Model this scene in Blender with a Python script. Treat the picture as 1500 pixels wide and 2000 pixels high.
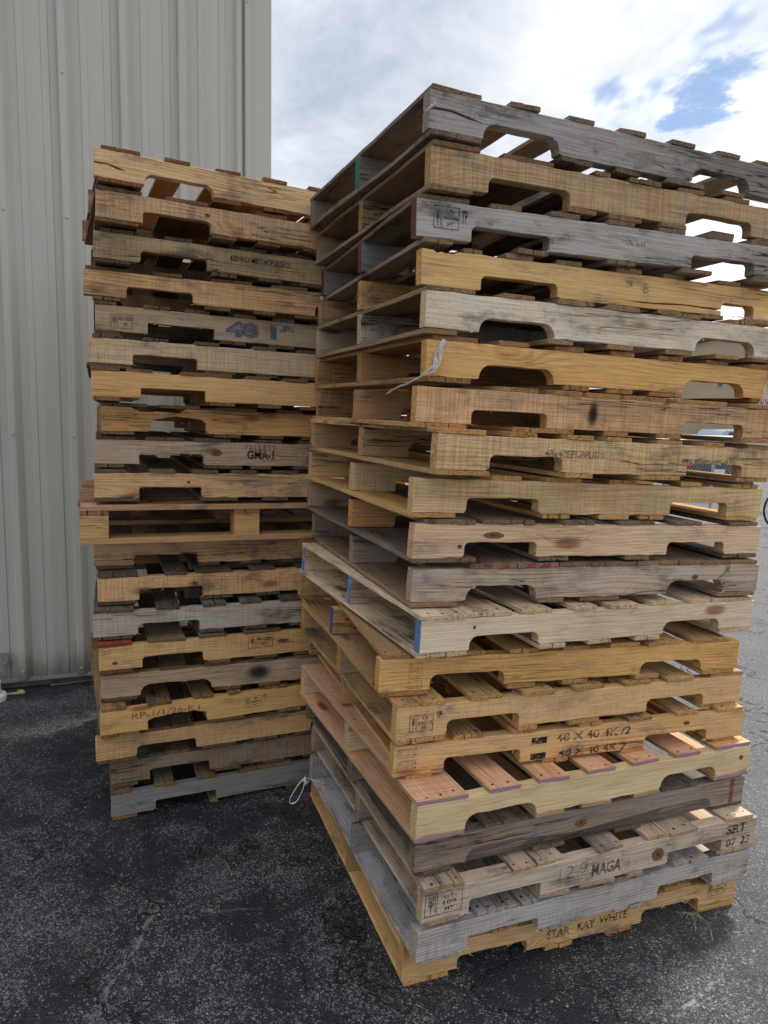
import bpy, math, random
from mathutils import Matrix, Vector, noise

sc = bpy.context.scene
COL = sc.collection
for o in list(bpy.data.objects):
    bpy.data.objects.remove(o, do_unlink=True)

# ------------------------------------------------------------------ camera
PITCH, ROLL, CAM_H = 0.12249, 0.02139, 1.5476
fw = Vector((0, math.cos(PITCH), -math.sin(PITCH)))
up = Vector((0, math.sin(PITCH), math.cos(PITCH)))
ri = Vector((1, 0, 0))
cr = ri * math.cos(ROLL) + up * math.sin(ROLL)
cu = up * math.cos(ROLL) - ri * math.sin(ROLL)
cam = bpy.data.cameras.new('camera')
cam.sensor_fit = 'VERTICAL'
cam.sensor_height = 36.0
cam.lens = 36.0 * 1370.69 / 2000.0
cam.clip_start = 0.05
cam.clip_end = 2000
cam_o = bpy.data.objects.new('camera', cam)
m = Matrix.Identity(4)
for i in range(3):
    m[i][0], m[i][1], m[i][2] = cr[i], cu[i], -fw[i]
m.translation = (0, 0, CAM_H)
cam_o.matrix_world = m
COL.objects.link(cam_o)
sc.camera = cam_o

# ------------------------------------------------------------------ light
SUN_AZ, SUN_EL = math.radians(42), math.radians(58)      # right of the view direction, behind the stacks
SUN_DIR = Vector((math.sin(SUN_AZ) * math.cos(SUN_EL), math.cos(SUN_AZ) * math.cos(SUN_EL), math.sin(SUN_EL)))
EXPOSURE = 1.45
sc.view_settings.view_transform = 'Standard'
sc.view_settings.look = 'None'
sc.view_settings.exposure = EXPOSURE
sc.view_settings.gamma = 1.0
sc.view_settings.use_curve_mapping = False

sun = bpy.data.lights.new('sun', 'SUN')
sun.energy = 1.7
sun.angle = math.radians(8)
sun.color = (1.0, 0.95, 0.86)
sun_o = bpy.data.objects.new('sun', sun)
sun_o.rotation_euler = (-SUN_DIR).to_track_quat('-Z', 'Y').to_euler()
sun_o.location = SUN_DIR * 50
COL.objects.link(sun_o)

world = bpy.data.worlds.new('World')
sc.world = world
world.use_nodes = True
world.cycles.sampling_method = 'NONE'
sc.cycles.max_bounces = 5
sc.cycles.diffuse_bounces = 3
sc.cycles.glossy_bounces = 2


class NT:
    """small helper to write node trees"""
    def __init__(self, tree):
        self.t = tree
        tree.nodes.clear()

    def n(self, kind, **kw):
        nd = self.t.nodes.new(kind)
        for k, v in kw.items():
            setattr(nd, k, v)
        return nd

    def put(self, sock, v):
        if isinstance(v, bpy.types.NodeSocket):
            self.t.links.new(v, sock)
        elif v is not None:
            if isinstance(v, tuple) and len(v) == 3 and sock.type == 'RGBA':
                v = v + (1.0,)
            sock.default_value = v

    def math(self, op, a, b=None, c=None, clamp=False):
        nd = self.n('ShaderNodeMath', operation=op, use_clamp=clamp)
        self.put(nd.inputs[0], a)
        self.put(nd.inputs[1], b)
        self.put(nd.inputs[2], c)
        return nd.outputs[0]

    def vmath(self, op, a, b=None, out=0):
        nd = self.n('ShaderNodeVectorMath', operation=op)
        self.put(nd.inputs[0], a)
        self.put(nd.inputs[1], b)
        return nd.outputs[out]

    def mix(self, f, a, b, blend='MIX'):
        nd = self.n('ShaderNodeMix', data_type='RGBA', blend_type=blend)
        self.put(nd.inputs[0], f)
        self.put(nd.inputs[6], a)
        self.put(nd.inputs[7], b)
        return nd.outputs[2]

    def ramp(self, v, lo, hi, a=0.0, b=1.0, smooth=True):
        nd = self.n('ShaderNodeMapRange', interpolation_type='SMOOTHSTEP' if smooth else 'LINEAR')
        self.put(nd.inputs[0], v)
        for i, q in enumerate((lo, hi, a, b)):
            self.put(nd.inputs[i + 1], q)
        return nd.outputs[0]

    def noise(self, vec, scale=1.0, detail=3.0, rough=0.5, dist=0.0, out=0):
        nd = self.n('ShaderNodeTexNoise')
        self.put(nd.inputs['Vector'], vec)
        self.put(nd.inputs['Scale'], scale)
        self.put(nd.inputs['Detail'], detail)
        self.put(nd.inputs['Roughness'], rough)
        self.put(nd.inputs['Distortion'], dist)
        return nd.outputs[out]

    def voronoi(self, vec, scale=1.0, feature='F1', rand=1.0):
        nd = self.n('ShaderNodeTexVoronoi', feature=feature)
        self.put(nd.inputs['Vector'], vec)
        self.put(nd.inputs['Scale'], scale)
        self.put(nd.inputs['Randomness'], rand)
        return nd

    def sep(self, v):
        nd = self.n('ShaderNodeSeparateXYZ')
        self.put(nd.inputs[0], v)
        return nd.outputs

    def comb(self, x, y, z):
        nd = self.n('ShaderNodeCombineXYZ')
        for i, q in enumerate((x, y, z)):
            self.put(nd.inputs[i], q)
        return nd.outputs[0]


# sky: Nishita blue behind a broken layer of cloud laid on a plane overhead
w = NT(world.node_tree)
sky = w.n('ShaderNodeTexSky', sky_type='NISHITA', sun_disc=False)
sky.sun_elevation = SUN_EL
sky.sun_rotation = SUN_AZ
sky.altitude = 50
sky.air_density = 1.0
sky.dust_density = 0.5
dirv = w.n('ShaderNodeTexCoord').outputs['Generated']
dx, dy, dz = w.sep(dirv)
den = w.math('ADD', w.math('MAXIMUM', dz, 0.0), 0.22)
cp = w.comb(w.math('DIVIDE', dx, den), w.math('DIVIDE', dy, den), 0.0)
SKY_OFF = (-9.64, 7.41, 0.0)
cpo = w.vmath('ADD', cp, SKY_OFF)
warp = w.vmath('ADD', cpo, w.vmath('SCALE', w.vmath('SUBTRACT', w.noise(cpo, 1.3, 2, out=1), (0.5, 0.5, 0.5)), None))
warp.node.inputs[1].links[0].from_node.inputs['Scale'].default_value = 0.5
shape = w.noise(warp, 1.15, 5, 0.56)
fine = w.noise(w.vmath('ADD', warp, (5.2, 1.3, 0)), 2.1, 6, 0.62)
big = w.noise(w.vmath('ADD', cpo, (3.1, 7.7, 0)), 0.8, 1, 0.5)
# a gap in the cloud, ragged with the cloud noise
gap_dir = Vector((0.39, 0.845, 0.372)).normalized()
gp = Vector((gap_dir.x / (gap_dir.z + 0.22), gap_dir.y / (gap_dir.z + 0.22), 0))
gd = w.vmath('DISTANCE', w.vmath('SUBTRACT', warp, SKY_OFF), tuple(gp), out=1)
gapm = w.math('SUBTRACT', 1.0, w.ramp(w.math('ADD', gd, w.math('MULTIPLY', w.math('SUBTRACT', fine, 0.5), 0.75)), 0.04, 0.16))
cover = w.ramp(w.math('ADD', shape, w.math('MULTIPLY', w.math('SUBTRACT', big, 0.5), 0.5)), 0.25, 0.41)
cover = w.math('MULTIPLY', cover, w.math('SUBTRACT', 1.0, gapm))
cover = w.ramp(cover, 0.0, 0.75)
thick = w.noise(w.vmath('ADD', cpo, (7.3, 2.9, 0)), 0.55, 1, 0.5)
lum = w.ramp(w.math('ADD', w.math('ADD', w.math('MULTIPLY', fine, 0.75), w.math('MULTIPLY', shape, 0.30)), w.math('MULTIPLY', w.math('SUBTRACT', thick, 0.5), 0.9)), 0.30, 0.88, smooth=False)
# cloud near the sun is brighter: light comes through it
toward = w.vmath('DOT_PRODUCT', dirv, tuple(SUN_DIR), out=1)
glow = w.ramp(toward, 0.35, 1.0, 0.0, 1.0)
edge = w.math('SUBTRACT', 1.0, w.math('ABSOLUTE', w.math('SUBTRACT', w.math('MULTIPLY', cover, 2.0), 1.0)))
lum = w.math('ADD', w.math('MULTIPLY', lum, w.math('ADD', 0.85, w.math('MULTIPLY', glow, 0.35))), w.math('MULTIPLY', edge, 0.25), clamp=True)
ccol = w.mix(lum, (0.25, 0.287, 0.355), (0.90, 0.885, 0.86))
bg1 = w.n('ShaderNodeBackground')
w.put(bg1.inputs[0], sky.outputs[0])
bg1.inputs[1].default_value = 0.05
bg2 = w.n('ShaderNodeBackground')
w.put(bg2.inputs[0], ccol)
w.put(bg2.inputs[1], 0.70)
mx = w.n('ShaderNodeMixShader')
w.put(mx.inputs[0], cover)
w.t.links.new(bg1.outputs[0], mx.inputs[1])
w.t.links.new(bg2.outputs[0], mx.inputs[2])
w.t.links.new(mx.outputs[0], w.n('ShaderNodeOutputWorld').inputs[0])

# ------------------------------------------------------------------ helpers
rnd = random.Random(11)


def link(name, mesh, mat=None, parent=None, loc=(0, 0, 0), rot=None, kind=None, color=None):
    o = bpy.data.objects.new(name, mesh)
    COL.objects.link(o)
    if mat is not None and mesh is not None and not mesh.materials:
        mesh.materials.append(mat)
    if parent is not None:
        o.parent = parent
    o.location = loc
    if rot is not None:
        o.rotation_euler = rot
    if kind:
        o['kind'] = kind
    if color is not None:
        o.color = color
    return o


def tag(o, label, cat, group=None):
    o['label'] = label
    o['category'] = cat
    if group:
        o['group'] = group
    return o


def mesh_from(name, verts, faces, smooth=False):
    me = bpy.data.meshes.new(name)
    me.from_pydata([tuple(v) for v in verts], [], faces)
    me.update()
    if smooth:
        for p in me.polygons:
            p.use_smooth = True
    return me


class MB:
    """collects simple shapes into one mesh"""
    def __init__(self):
        self.v, self.f = [], []

    def box(self, x0, x1, y0, y1, z0, z1):
        b = len(self.v)
        self.v += [(x0, y0, z0), (x1, y0, z0), (x1, y1, z0), (x0, y1, z0), (x0, y0, z1), (x1, y0, z1), (x1, y1, z1), (x0, y1, z1)]
        self.f += [tuple(b + i for i in q) for q in ((0, 3, 2, 1), (4, 5, 6, 7), (0, 1, 5, 4), (1, 2, 6, 5), (2, 3, 7, 6), (3, 0, 4, 7))]
        return self

    def quad(self, pts):
        b = len(self.v)
        self.v += list(pts)
        self.f.append(tuple(range(b, b + len(pts))))
        return self

    def tube(self, pts, r, seg=6, cap=True, flat=1.0):
        pts = [Vector(p) for p in pts]
        rings = []
        for i, p in enumerate(pts):
            d = (pts[min(i + 1, len(pts) - 1)] - pts[max(i - 1, 0)])
            d.normalize()
            a = d.cross(Vector((0, 0, 1)))
            if a.length < 1e-3:
                a = d.cross(Vector((0, 1, 0)))
            a.normalize()
            c = d.cross(a)
            rr = r[i] if isinstance(r, (list, tuple)) else r
            b = len(self.v)
            for k in range(seg):
                t = 2 * math.pi * k / seg
                self.v.append(tuple(p + a * (rr * math.cos(t)) + c * (rr * flat * math.sin(t))))
            rings.append(b)
        for b0, b1 in zip(rings, rings[1:]):
            for k in range(seg):
                k2 = (k + 1) % seg
                self.f.append((b0 + k, b0 + k2, b1 + k2, b1 + k))
        if cap:
            self.f.append(tuple(rings[0] + k for k in reversed(range(seg))))
            self.f.append(tuple(rings[-1] + k for k in range(seg)))
        return self

    def lathe(self, prof, c=(0, 0, 0), seg=24, axis='Z'):
        rings = []
        for (r, h) in prof:
            b = len(self.v)
            for k in range(seg):
                t = 2 * math.pi * k / seg
                p = (r * math.cos(t), r * math.sin(t), h)
                if axis == 'Y':
                    p = (p[0], p[2], p[1])
                if axis == 'X':
                    p = (p[2], p[0], p[1])
                self.v.append((p[0] + c[0], p[1] + c[1], p[2] + c[2]))
            rings.append(b)
        for b0, b1 in zip(rings, rings[1:]):
            for k in range(seg):
                k2 = (k + 1) % seg
                self.f.append((b0 + k, b0 + k2, b1 + k2, b1 + k))
        self.f.append(tuple(rings[0] + k for k in reversed(range(seg))))
        self.f.append(tuple(rings[-1] + k for k in range(seg)))
        return self

    def mesh(self, name, smooth=False):
        return mesh_from(name, self.v, self.f, smooth)


def slab(name, prof, t, ch=0.0015, plane='XZ'):
    """closed outline pushed to thickness t, its edges chamfered"""
    n = len(prof)
    area = sum(prof[i][0] * prof[(i + 1) % n][1] - prof[(i + 1) % n][0] * prof[i][1] for i in range(n))
    if area < 0:
        prof = prof[::-1]
    ins = []
    for i in range(n):
        a, b, c = Vector(prof[i - 1]), Vector(prof[i]), Vector(prof[(i + 1) % n])
        e1, e2 = (b - a), (c - b)
        if e1.length < 1e-7 or e2.length < 1e-7:
            nv = Vector((0, 0))
        else:
            e1.normalize(); e2.normalize()
            nv = Vector((-e1.y - e2.y, e1.x + e2.x))
            if nv.length > 1e-4:
                nv.normalize()
        ins.append((b.x + nv.x * ch, b.y + nv.y * ch))
    V, F = [], []
    for depth, loop in ((0, ins), (ch, prof), (t - ch, prof), (t, ins)):
        for (u, v) in loop:
            V.append((u, depth, v) if plane == 'XZ' else (u, v, depth))
    cap0, cap1 = tuple(range(n)), tuple(range(3 * n, 4 * n))
    flip = plane != 'XZ'
    F.append(cap0[::-1] if flip else cap0)
    F.append(cap1 if flip else cap1[::-1])
    for k in range(3):
        for i in range(n):
            j = (i + 1) % n
            q = (k * n + i, (k + 1) * n + i, (k + 1) * n + j, k * n + j)
            F.append(q[::-1] if flip else q)
    return mesh_from(name, V, F)


# ------------------------------------------------------------------ materials
def mat_new(name):
    ma = bpy.data.materials.new(name)
    ma.use_nodes = True
    return ma, NT(ma.node_tree)


def finish(n, color, rough=0.8, bump=None, bump_d=0.002, spec=0.3, metal=0.0, alpha=None):
    p = n.n('ShaderNodeBsdfPrincipled')
    n.put(p.inputs['Base Color'], color)
    n.put(p.inputs['Roughness'], rough)
    n.put(p.inputs['Specular IOR Level'], spec)
    n.put(p.inputs['Metallic'], metal)
    if alpha is not None:
        n.put(p.inputs['Alpha'], alpha)
    if bump is not None:
        b = n.n('ShaderNodeBump')
        b.inputs['Strength'].default_value = 1.0
        b.inputs['Distance'].default_value = bump_d
        n.put(b.inputs['Height'], bump)
        n.put(p.inputs['Normal'], b.outputs[0])
    n.t.links.new(p.outputs[0], n.n('ShaderNodeOutputMaterial').inputs[0])


def make_wood(name, end_paint=None, ply=False, end_amount=0.9, patch=(0.28, 0.44, 0.2)):
    """sawn timber: grain runs along the piece's own X; the object's colour is the timber's
    colour and its alpha says how weathered the piece is"""
    ma, n = mat_new(name)
    info = n.n('ShaderNodeObjectInfo')
    wear = info.outputs['Alpha']
    base = info.outputs['Color']
    rv = info.outputs['Random']
    obj = n.n('ShaderNodeTexCoord').outputs['Object']
    off = n.comb(n.math('MULTIPLY', rv, 91.0), n.math('MULTIPLY', rv, 57.0), n.math('MULTIPLY', rv, 33.0))
    x, y, z = n.sep(obj)
    v = n.vmath('ADD', obj, off)
    # knots pull the grain round them
    kv = n.voronoi(n.vmath('MULTIPLY', v, (4.2, 11.0, 11.0)), 1.0)
    kd = kv.outputs['Distance']
    kon = n.ramp(n.sep(kv.outputs['Color'])[0], 0.72, 0.74)
    knot = n.math('MULTIPLY', n.ramp(kd, 0.26, 0.10), kon)
    kpull = n.math('MULTIPLY', n.ramp(kd, 0.62, 0.08), kon)
    # broad mottling, reused by several layers
    blot = n.noise(n.vmath('MULTIPLY', v, (3.2, 9.0, 9.0)), 1.0, 3, 0.6)
    blot2 = n.noise(n.vmath('MULTIPLY', v, (9.0, 17.0, 17.0)), 1.0, 5, 0.70)
    # growth rings
    wob = n.noise(n.vmath('MULTIPLY', v, (1.6, 9.0, 9.0)), 1.0, 1, 0.5)
    ph = n.math('ADD', n.math('ADD', n.math('MULTIPLY', z, 560.0), n.math('MULTIPLY', y, 300.0)),
                n.math('ADD', n.math('MULTIPLY', wob, 52.0), n.math('MULTIPLY', kpull, 16.0)))
    ring = n.ramp(n.math('SINE', ph), -0.4, 1.0)
    ring = n.math('MULTIPLY', n.math('MULTIPLY', ring, n.ramp(blot, 0.40, 0.60, 0.15, 1.0)), n.ramp(n.math('FRACT', n.math('MULTIPLY', rv, 13.7)), 0.2, 0.8, 0.25, 1.0))
    # fibre
    fib = n.noise(n.vmath('MULTIPLY', v, (8.0, 330.0, 330.0)), 1.0, 3, 0.65)
    # saw marks across the piece
    saw = n.noise(n.vmath('MULTIPLY', v, (330.0, 6.0, 9.0)), 1.0, 1, 0.5)
    sawm = n.ramp(n.math('FRACT', n.math('MULTIPLY', rv, 7.31)), 0.35, 0.9)
    # drying cracks
    crk = n.math('ABSOLUTE', n.math('SUBTRACT', n.noise(n.vmath('MULTIPLY', v, (2.2, 58.0, 58.0)), 1.0, 2, 0.6), 0.5))
    crack = n.math('MULTIPLY', n.math('MULTIPLY', n.ramp(crk, 0.016, 0.003), n.ramp(wob, 0.53, 0.64)), n.ramp(wear, 0.0, 0.6))
    # weather and handling dirt
    dirt = n.math('MULTIPLY', n.ramp(n.math('ADD', n.math('MULTIPLY', blot, 0.5), n.math('MULTIPLY', blot2, 0.5)), 0.53, 0.65), n.math('ADD', 0.14, n.math('MULTIPLY', wear, 0.80)))
    speck = n.math('MULTIPLY', n.ramp(n.noise(v, 150.0, 2, 0.7), 0.64, 0.72), n.math('ADD', 0.15, n.math('MULTIPLY', wear, 0.6)))
    # end grain
    geo = n.n('ShaderNodeNewGeometry').outputs['Normal']
    tr = n.n('ShaderNodeVectorTransform', vector_type='NORMAL', convert_from='WORLD', convert_to='OBJECT')
    n.put(tr.inputs[0], geo)
    nx, ny, nz = n.sep(tr.outputs[0])
    endm = n.ramp(n.math('ABSOLUTE', nx), 0.75, 0.85)

    c = n.mix(n.math('MULTIPLY', ring, 0.55), base, n.mix(1.0, base, (0.64, 0.44, 0.28), 'MULTIPLY'))
    c = n.mix(n.ramp(fib, 0.44, 0.68, 0.0, 0.55), c, n.mix(1.0, c, (0.60, 0.52, 0.43), 'MULTIPLY'))
    c = n.mix(n.ramp(fib, 0.48, 0.30, 0.0, 0.5), c, n.mix(1.0, c, (1.32, 1.28, 1.2), 'MULTIPLY'))
    c = n.mix(n.math('MULTIPLY', n.math('MULTIPLY', n.ramp(saw, 0.45, 0.62), sawm), 0.6), c, n.mix(1.0, c, (0.62, 0.56, 0.49), 'MULTIPLY'))
    # tone drifts along the piece
    c = n.mix(n.ramp(wob, 0.35, 0.65, 0.0, 0.45), c, n.mix(1.0, c, (0.80, 0.70, 0.58), 'MULTIPLY'))
    c = n.mix(n.math('MULTIPLY', knot, 0.85), c, n.mix(1.0, c, (0.40, 0.22, 0.12), 'MULTIPLY'))
    grey = n.mix(n.ramp(fib, 0.35, 0.65), (0.40, 0.385, 0.37), (0.16, 0.15, 0.14))
    c = n.mix(n.math('MULTIPLY', n.ramp(blot2, 0.46, 0.64), n.math('MULTIPLY', wear, 0.5)), c, grey)
    stn = n.math('MULTIPLY', n.ramp(n.math('ADD', n.math('MULTIPLY', wob, 0.55), n.math('MULTIPLY', blot2, 0.45)), 0.50, 0.60), n.ramp(n.math('FRACT', n.math('MULTIPLY', rv, 23.3)), 0.25, 0.8, 0.1, 0.8))
    c = n.mix(n.math('MULTIPLY', stn, n.math('ADD', 0.25, n.math('MULTIPLY', wear, 0.6))), c, n.mix(1.0, c, (0.46, 0.49, 0.53), 'MULTIPLY'))
    c = n.mix(dirt, c, (0.058, 0.055, 0.056))
    c = n.mix(speck, c, (0.045, 0.036, 0.027))
    ecol = n.mix(n.ramp(n.noise(n.vmath('MULTIPLY', v, (6.0, 110.0, 260.0)), 1.0, 2, 0.65), 0.30, 0.72), n.mix(1.0, base, (1.0, 0.88, 0.72), 'MULTIPLY'), n.mix(1.0, base, (0.52, 0.41, 0.31), 'MULTIPLY'))
    ecol = n.mix(n.math('MULTIPLY', dirt, 0.8), ecol, (0.05, 0.045, 0.04))
    c = n.mix(endm, c, ecol)
    if ply:
        lay = n.ramp(n.math('SINE', n.math('MULTIPLY', z, 2100.0)), -0.2, 0.2)
        edgem = n.ramp(n.math('ABSOLUTE', nz), 0.5, 0.3)
        c = n.mix(edgem, c, n.mix(lay, (0.50, 0.36, 0.20), (0.30, 0.19, 0.10)))
    if end_paint is not None:
        pm = n.math('MULTIPLY', n.math('MULTIPLY', n.ramp(nx, -0.6, -0.8), n.ramp(x, 0.012, 0.008)), n.ramp(n.noise(v, 26.0, 3, 0.6), patch[0], patch[1], patch[2], end_amount))
        c = n.mix(pm, c, end_paint)
    c = n.mix(n.math('MULTIPLY', crack, 0.92), c, (0.018, 0.014, 0.011))
    hgt = n.math('SUBTRACT', n.math('ADD', n.math('MULTIPLY', fib, 0.7), n.math('MULTIPLY', saw, 0.3)), n.math('MULTIPLY', crack, 1.6))
    finish(n, c, 0.86, hgt, 0.0018, 0.22)
    return ma


WOOD = make_wood('timber')
WOOD_BLUE = make_wood('timber_blue_ends', (0.06, 0.19, 0.43), patch=(0.36, 0.50, 0.15))
WOOD_PURPLE = make_wood('timber_purple_ends', (0.09, 0.05, 0.26))
WOOD_MAROON = make_wood('timber_maroon_ends', (0.13, 0.025, 0.03))
WOOD_GREEN = make_wood('timber_green_ends', (0.03, 0.20, 0.12))
WOOD_RED = make_wood('timber_red_ends', (0.24, 0.03, 0.05), end_amount=0.75, patch=(0.50, 0.58, 0.0))
PLY_PLAIN = make_wood('plywood', ply=True)
PLY = make_wood('plywood_mauve_ends', (0.36, 0.21, 0.27), ply=True, end_amount=0.9, patch=(0.33, 0.45, 0.3))


def make_ink(name, col, keep=0.5, fade=0.75):
    """stencil ink or spray, worn through to the timber in places"""
    ma, n = mat_new(name)
    obj = n.n('ShaderNodeTexCoord').outputs['Object']
    a = n.noise(n.vmath('MULTIPLY', obj, (60.0, 60.0, 190.0)), 1.0, 5, 0.7)
    b = n.noise(obj, 38.0, 3, 0.6)
    al = n.math('MULTIPLY', n.ramp(n.math('ADD', n.math('MULTIPLY', a, 0.6), n.math('MULTIPLY', b, 0.4)), 0.62 - keep * 0.35, 0.70 - keep * 0.2, 0.96, 0.1), fade)
    finish(n, col, 0.8, spec=0.2, alpha=al)
    return ma


INK = make_ink('black_ink', (0.016, 0.015, 0.018), 0.40, 0.92)
INK_STENCIL = make_ink('stencil_ink', (0.02, 0.018, 0.02), 0.52, 0.82)
INK_FADED = make_ink('faded_ink', (0.03, 0.026, 0.026), 0.45, 0.62)
INK_BROWN = make_ink('brown_ink', (0.14, 0.055, 0.03), 0.5, 0.65)
INK_BLUE = make_ink('blue_spray', (0.05, 0.12, 0.22), 0.45, 0.7)
INK_RED = make_ink('red_spray', (0.30, 0.05, 0.03), 0.45, 0.7)


def make_spray(name, col):
    ma, n = mat_new(name)
    g = n.n('ShaderNodeTexCoord').outputs['Generated']
    x, y, z = n.sep(g)
    r = n.math('SQRT', n.math('ADD', n.math('POWER', n.math('MULTIPLY', n.math('SUBTRACT', x, 0.5), 2.0), 2.0), n.math('POWER', n.math('MULTIPLY', n.math('SUBTRACT', z, 0.5), 2.0), 2.0)))
    ob = n.n('ShaderNodeTexCoord').outputs['Object']
    r = n.math('ADD', r, n.math('MULTIPLY', n.math('SUBTRACT', n.noise(ob, 60.0, 5, 0.7), 0.5), 0.5))
    finish(n, col, 0.85, spec=0.2, alpha=n.ramp(r, 1.0, 0.15, 0.0, 0.82))
    return ma


SPRAY = make_spray('black_spray', (0.018, 0.018, 0.022))


def make_knot():
    ma, n = mat_new('wood_knot')
    g = n.n('ShaderNodeTexCoord').outputs['Generated']
    ob = n.n('ShaderNodeTexCoord').outputs['Object']
    x, y, z = n.sep(g)
    r = n.math('SQRT', n.math('ADD', n.math('POWER', n.math('MULTIPLY', n.math('SUBTRACT', x, 0.5), 2.0), 2.0), n.math('POWER', n.math('MULTIPLY', n.math('SUBTRACT', z, 0.5), 2.0), 2.0)))
    r = n.math('ADD', r, n.math('MULTIPLY', n.math('SUBTRACT', n.noise(ob, 70.0, 3, 0.6), 0.5), 0.35))
    rg = n.ramp(n.math('SINE', n.math('MULTIPLY', r, 26.0)), -0.5, 0.8)
    c = n.mix(rg, (0.26, 0.12, 0.055), (0.13, 0.055, 0.026))
    c = n.mix(n.ramp(r, 0.42, 0.10), c, (0.07, 0.03, 0.015))
    finish(n, c, 0.7, spec=0.3, alpha=n.ramp(r, 0.92, 0.76, 0.0, 0.92))
    return ma


KNOT = make_knot()


def simple(name, col, rough=0.6, metal=0.0, spec=0.4, var=0.12, scale=8.0, bump=0.0):
    ma, n = mat_new(name)
    ob = n.n('ShaderNodeTexCoord').outputs['Object']
    k = n.noise(ob, scale, 5, 0.6)
    c = n.mix(n.ramp(k, 0.3, 0.7), tuple(q * (1 - var) for q in col), tuple(min(1, q * (1 + var)) for q in col))
    finish(n, c, rough, k if bump else None, bump, spec, metal)
    return ma


NAIL = simple('nail_steel', (0.05, 0.035, 0.028), 0.6, 0.5)


def make_film():
    ma, n = mat_new('plastic_film')
    p = n.n('ShaderNodeBsdfPrincipled')
    p.inputs['Base Color'].default_value = (0.93, 0.93, 0.95, 1)
    p.inputs['Roughness'].default_value = 0.3
    t = n.n('ShaderNodeBsdfTranslucent')
    t.inputs[0].default_value = (0.93, 0.94, 0.97, 1)
    mxs = n.n('ShaderNodeMixShader')
    mxs.inputs[0].default_value = 0.35
    n.t.links.new(p.outputs[0], mxs.inputs[1])
    n.t.links.new(t.outputs[0], mxs.inputs[2])
    n.t.links.new(mxs.outputs[0], n.n('ShaderNodeOutputMaterial').inputs[0])
    return ma


FILM = make_film()
STRAP = simple('white_strap', (0.62, 0.65, 0.72), 0.6, scale=60)
STRAW = simple('dry_grass', (0.50, 0.45, 0.28), 0.8, scale=30)
GREENGRASS = simple('wilted_grass', (0.10, 0.14, 0.05), 0.8, scale=30)


def make_panel():
    """painted steel wall sheet with grime towards the bottom edge and faint scuffs"""
    ma, n = mat_new('painted_steel')
    ob = n.n('ShaderNodeTexCoord').outputs['Object']
    x, y, z = n.sep(ob)
    a = n.noise(n.vmath('MULTIPLY', ob, (5.0, 5.0, 0.7)), 1.0, 5, 0.6)
    scuff = n.math('MULTIPLY', n.ramp(n.noise(n.vmath('MULTIPLY', ob, (5.0, 5.0, 60.0)), 1.0, 4, 0.6), 0.66, 0.72), n.ramp(n.noise(ob, 2.2, 2), 0.5, 0.66))
    dust = n.math('MULTIPLY', n.ramp(n.math('ADD', z, n.math('MULTIPLY', n.noise(n.vmath('MULTIPLY', ob, (9, 9, 2.0)), 1.0, 5, 0.7), -0.35)), 0.12, -0.12), 0.75)
    c = n.mix(n.ramp(a, 0.3, 0.7), (0.475, 0.465, 0.418), (0.515, 0.505, 0.458))
    run = n.math('MULTIPLY', n.ramp(n.noise(n.vmath('MULTIPLY', ob, (26.0, 26.0, 0.5)), 1.0, 4, 0.6), 0.58, 0.80), 0.10)
    c = n.mix(run, c, (0.17, 0.165, 0.14))
    c = n.mix(n.math('MULTIPLY', scuff, 0.3), c, (0.12, 0.115, 0.09))
    c = n.mix(dust, c, (0.085, 0.072, 0.055))
    finish(n, c, n.ramp(a, 0.3, 0.7, 0.34, 0.48), n.noise(n.vmath('MULTIPLY', ob, (7.0, 7.0, 1.3)), 1.0, 3), 0.0035, 0.4)
    return ma


PANEL = make_panel()
TRIM = simple('trim_steel', (0.24, 0.24, 0.215), 0.5, scale=3)
SCREW = simple('zinc_screw', (0.45, 0.45, 0.44), 0.4, 0.5)
CONCRETE = simple('foundation_concrete', (0.12, 0.11, 0.10), 0.9, var=0.35, scale=14, bump=0.004)


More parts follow.
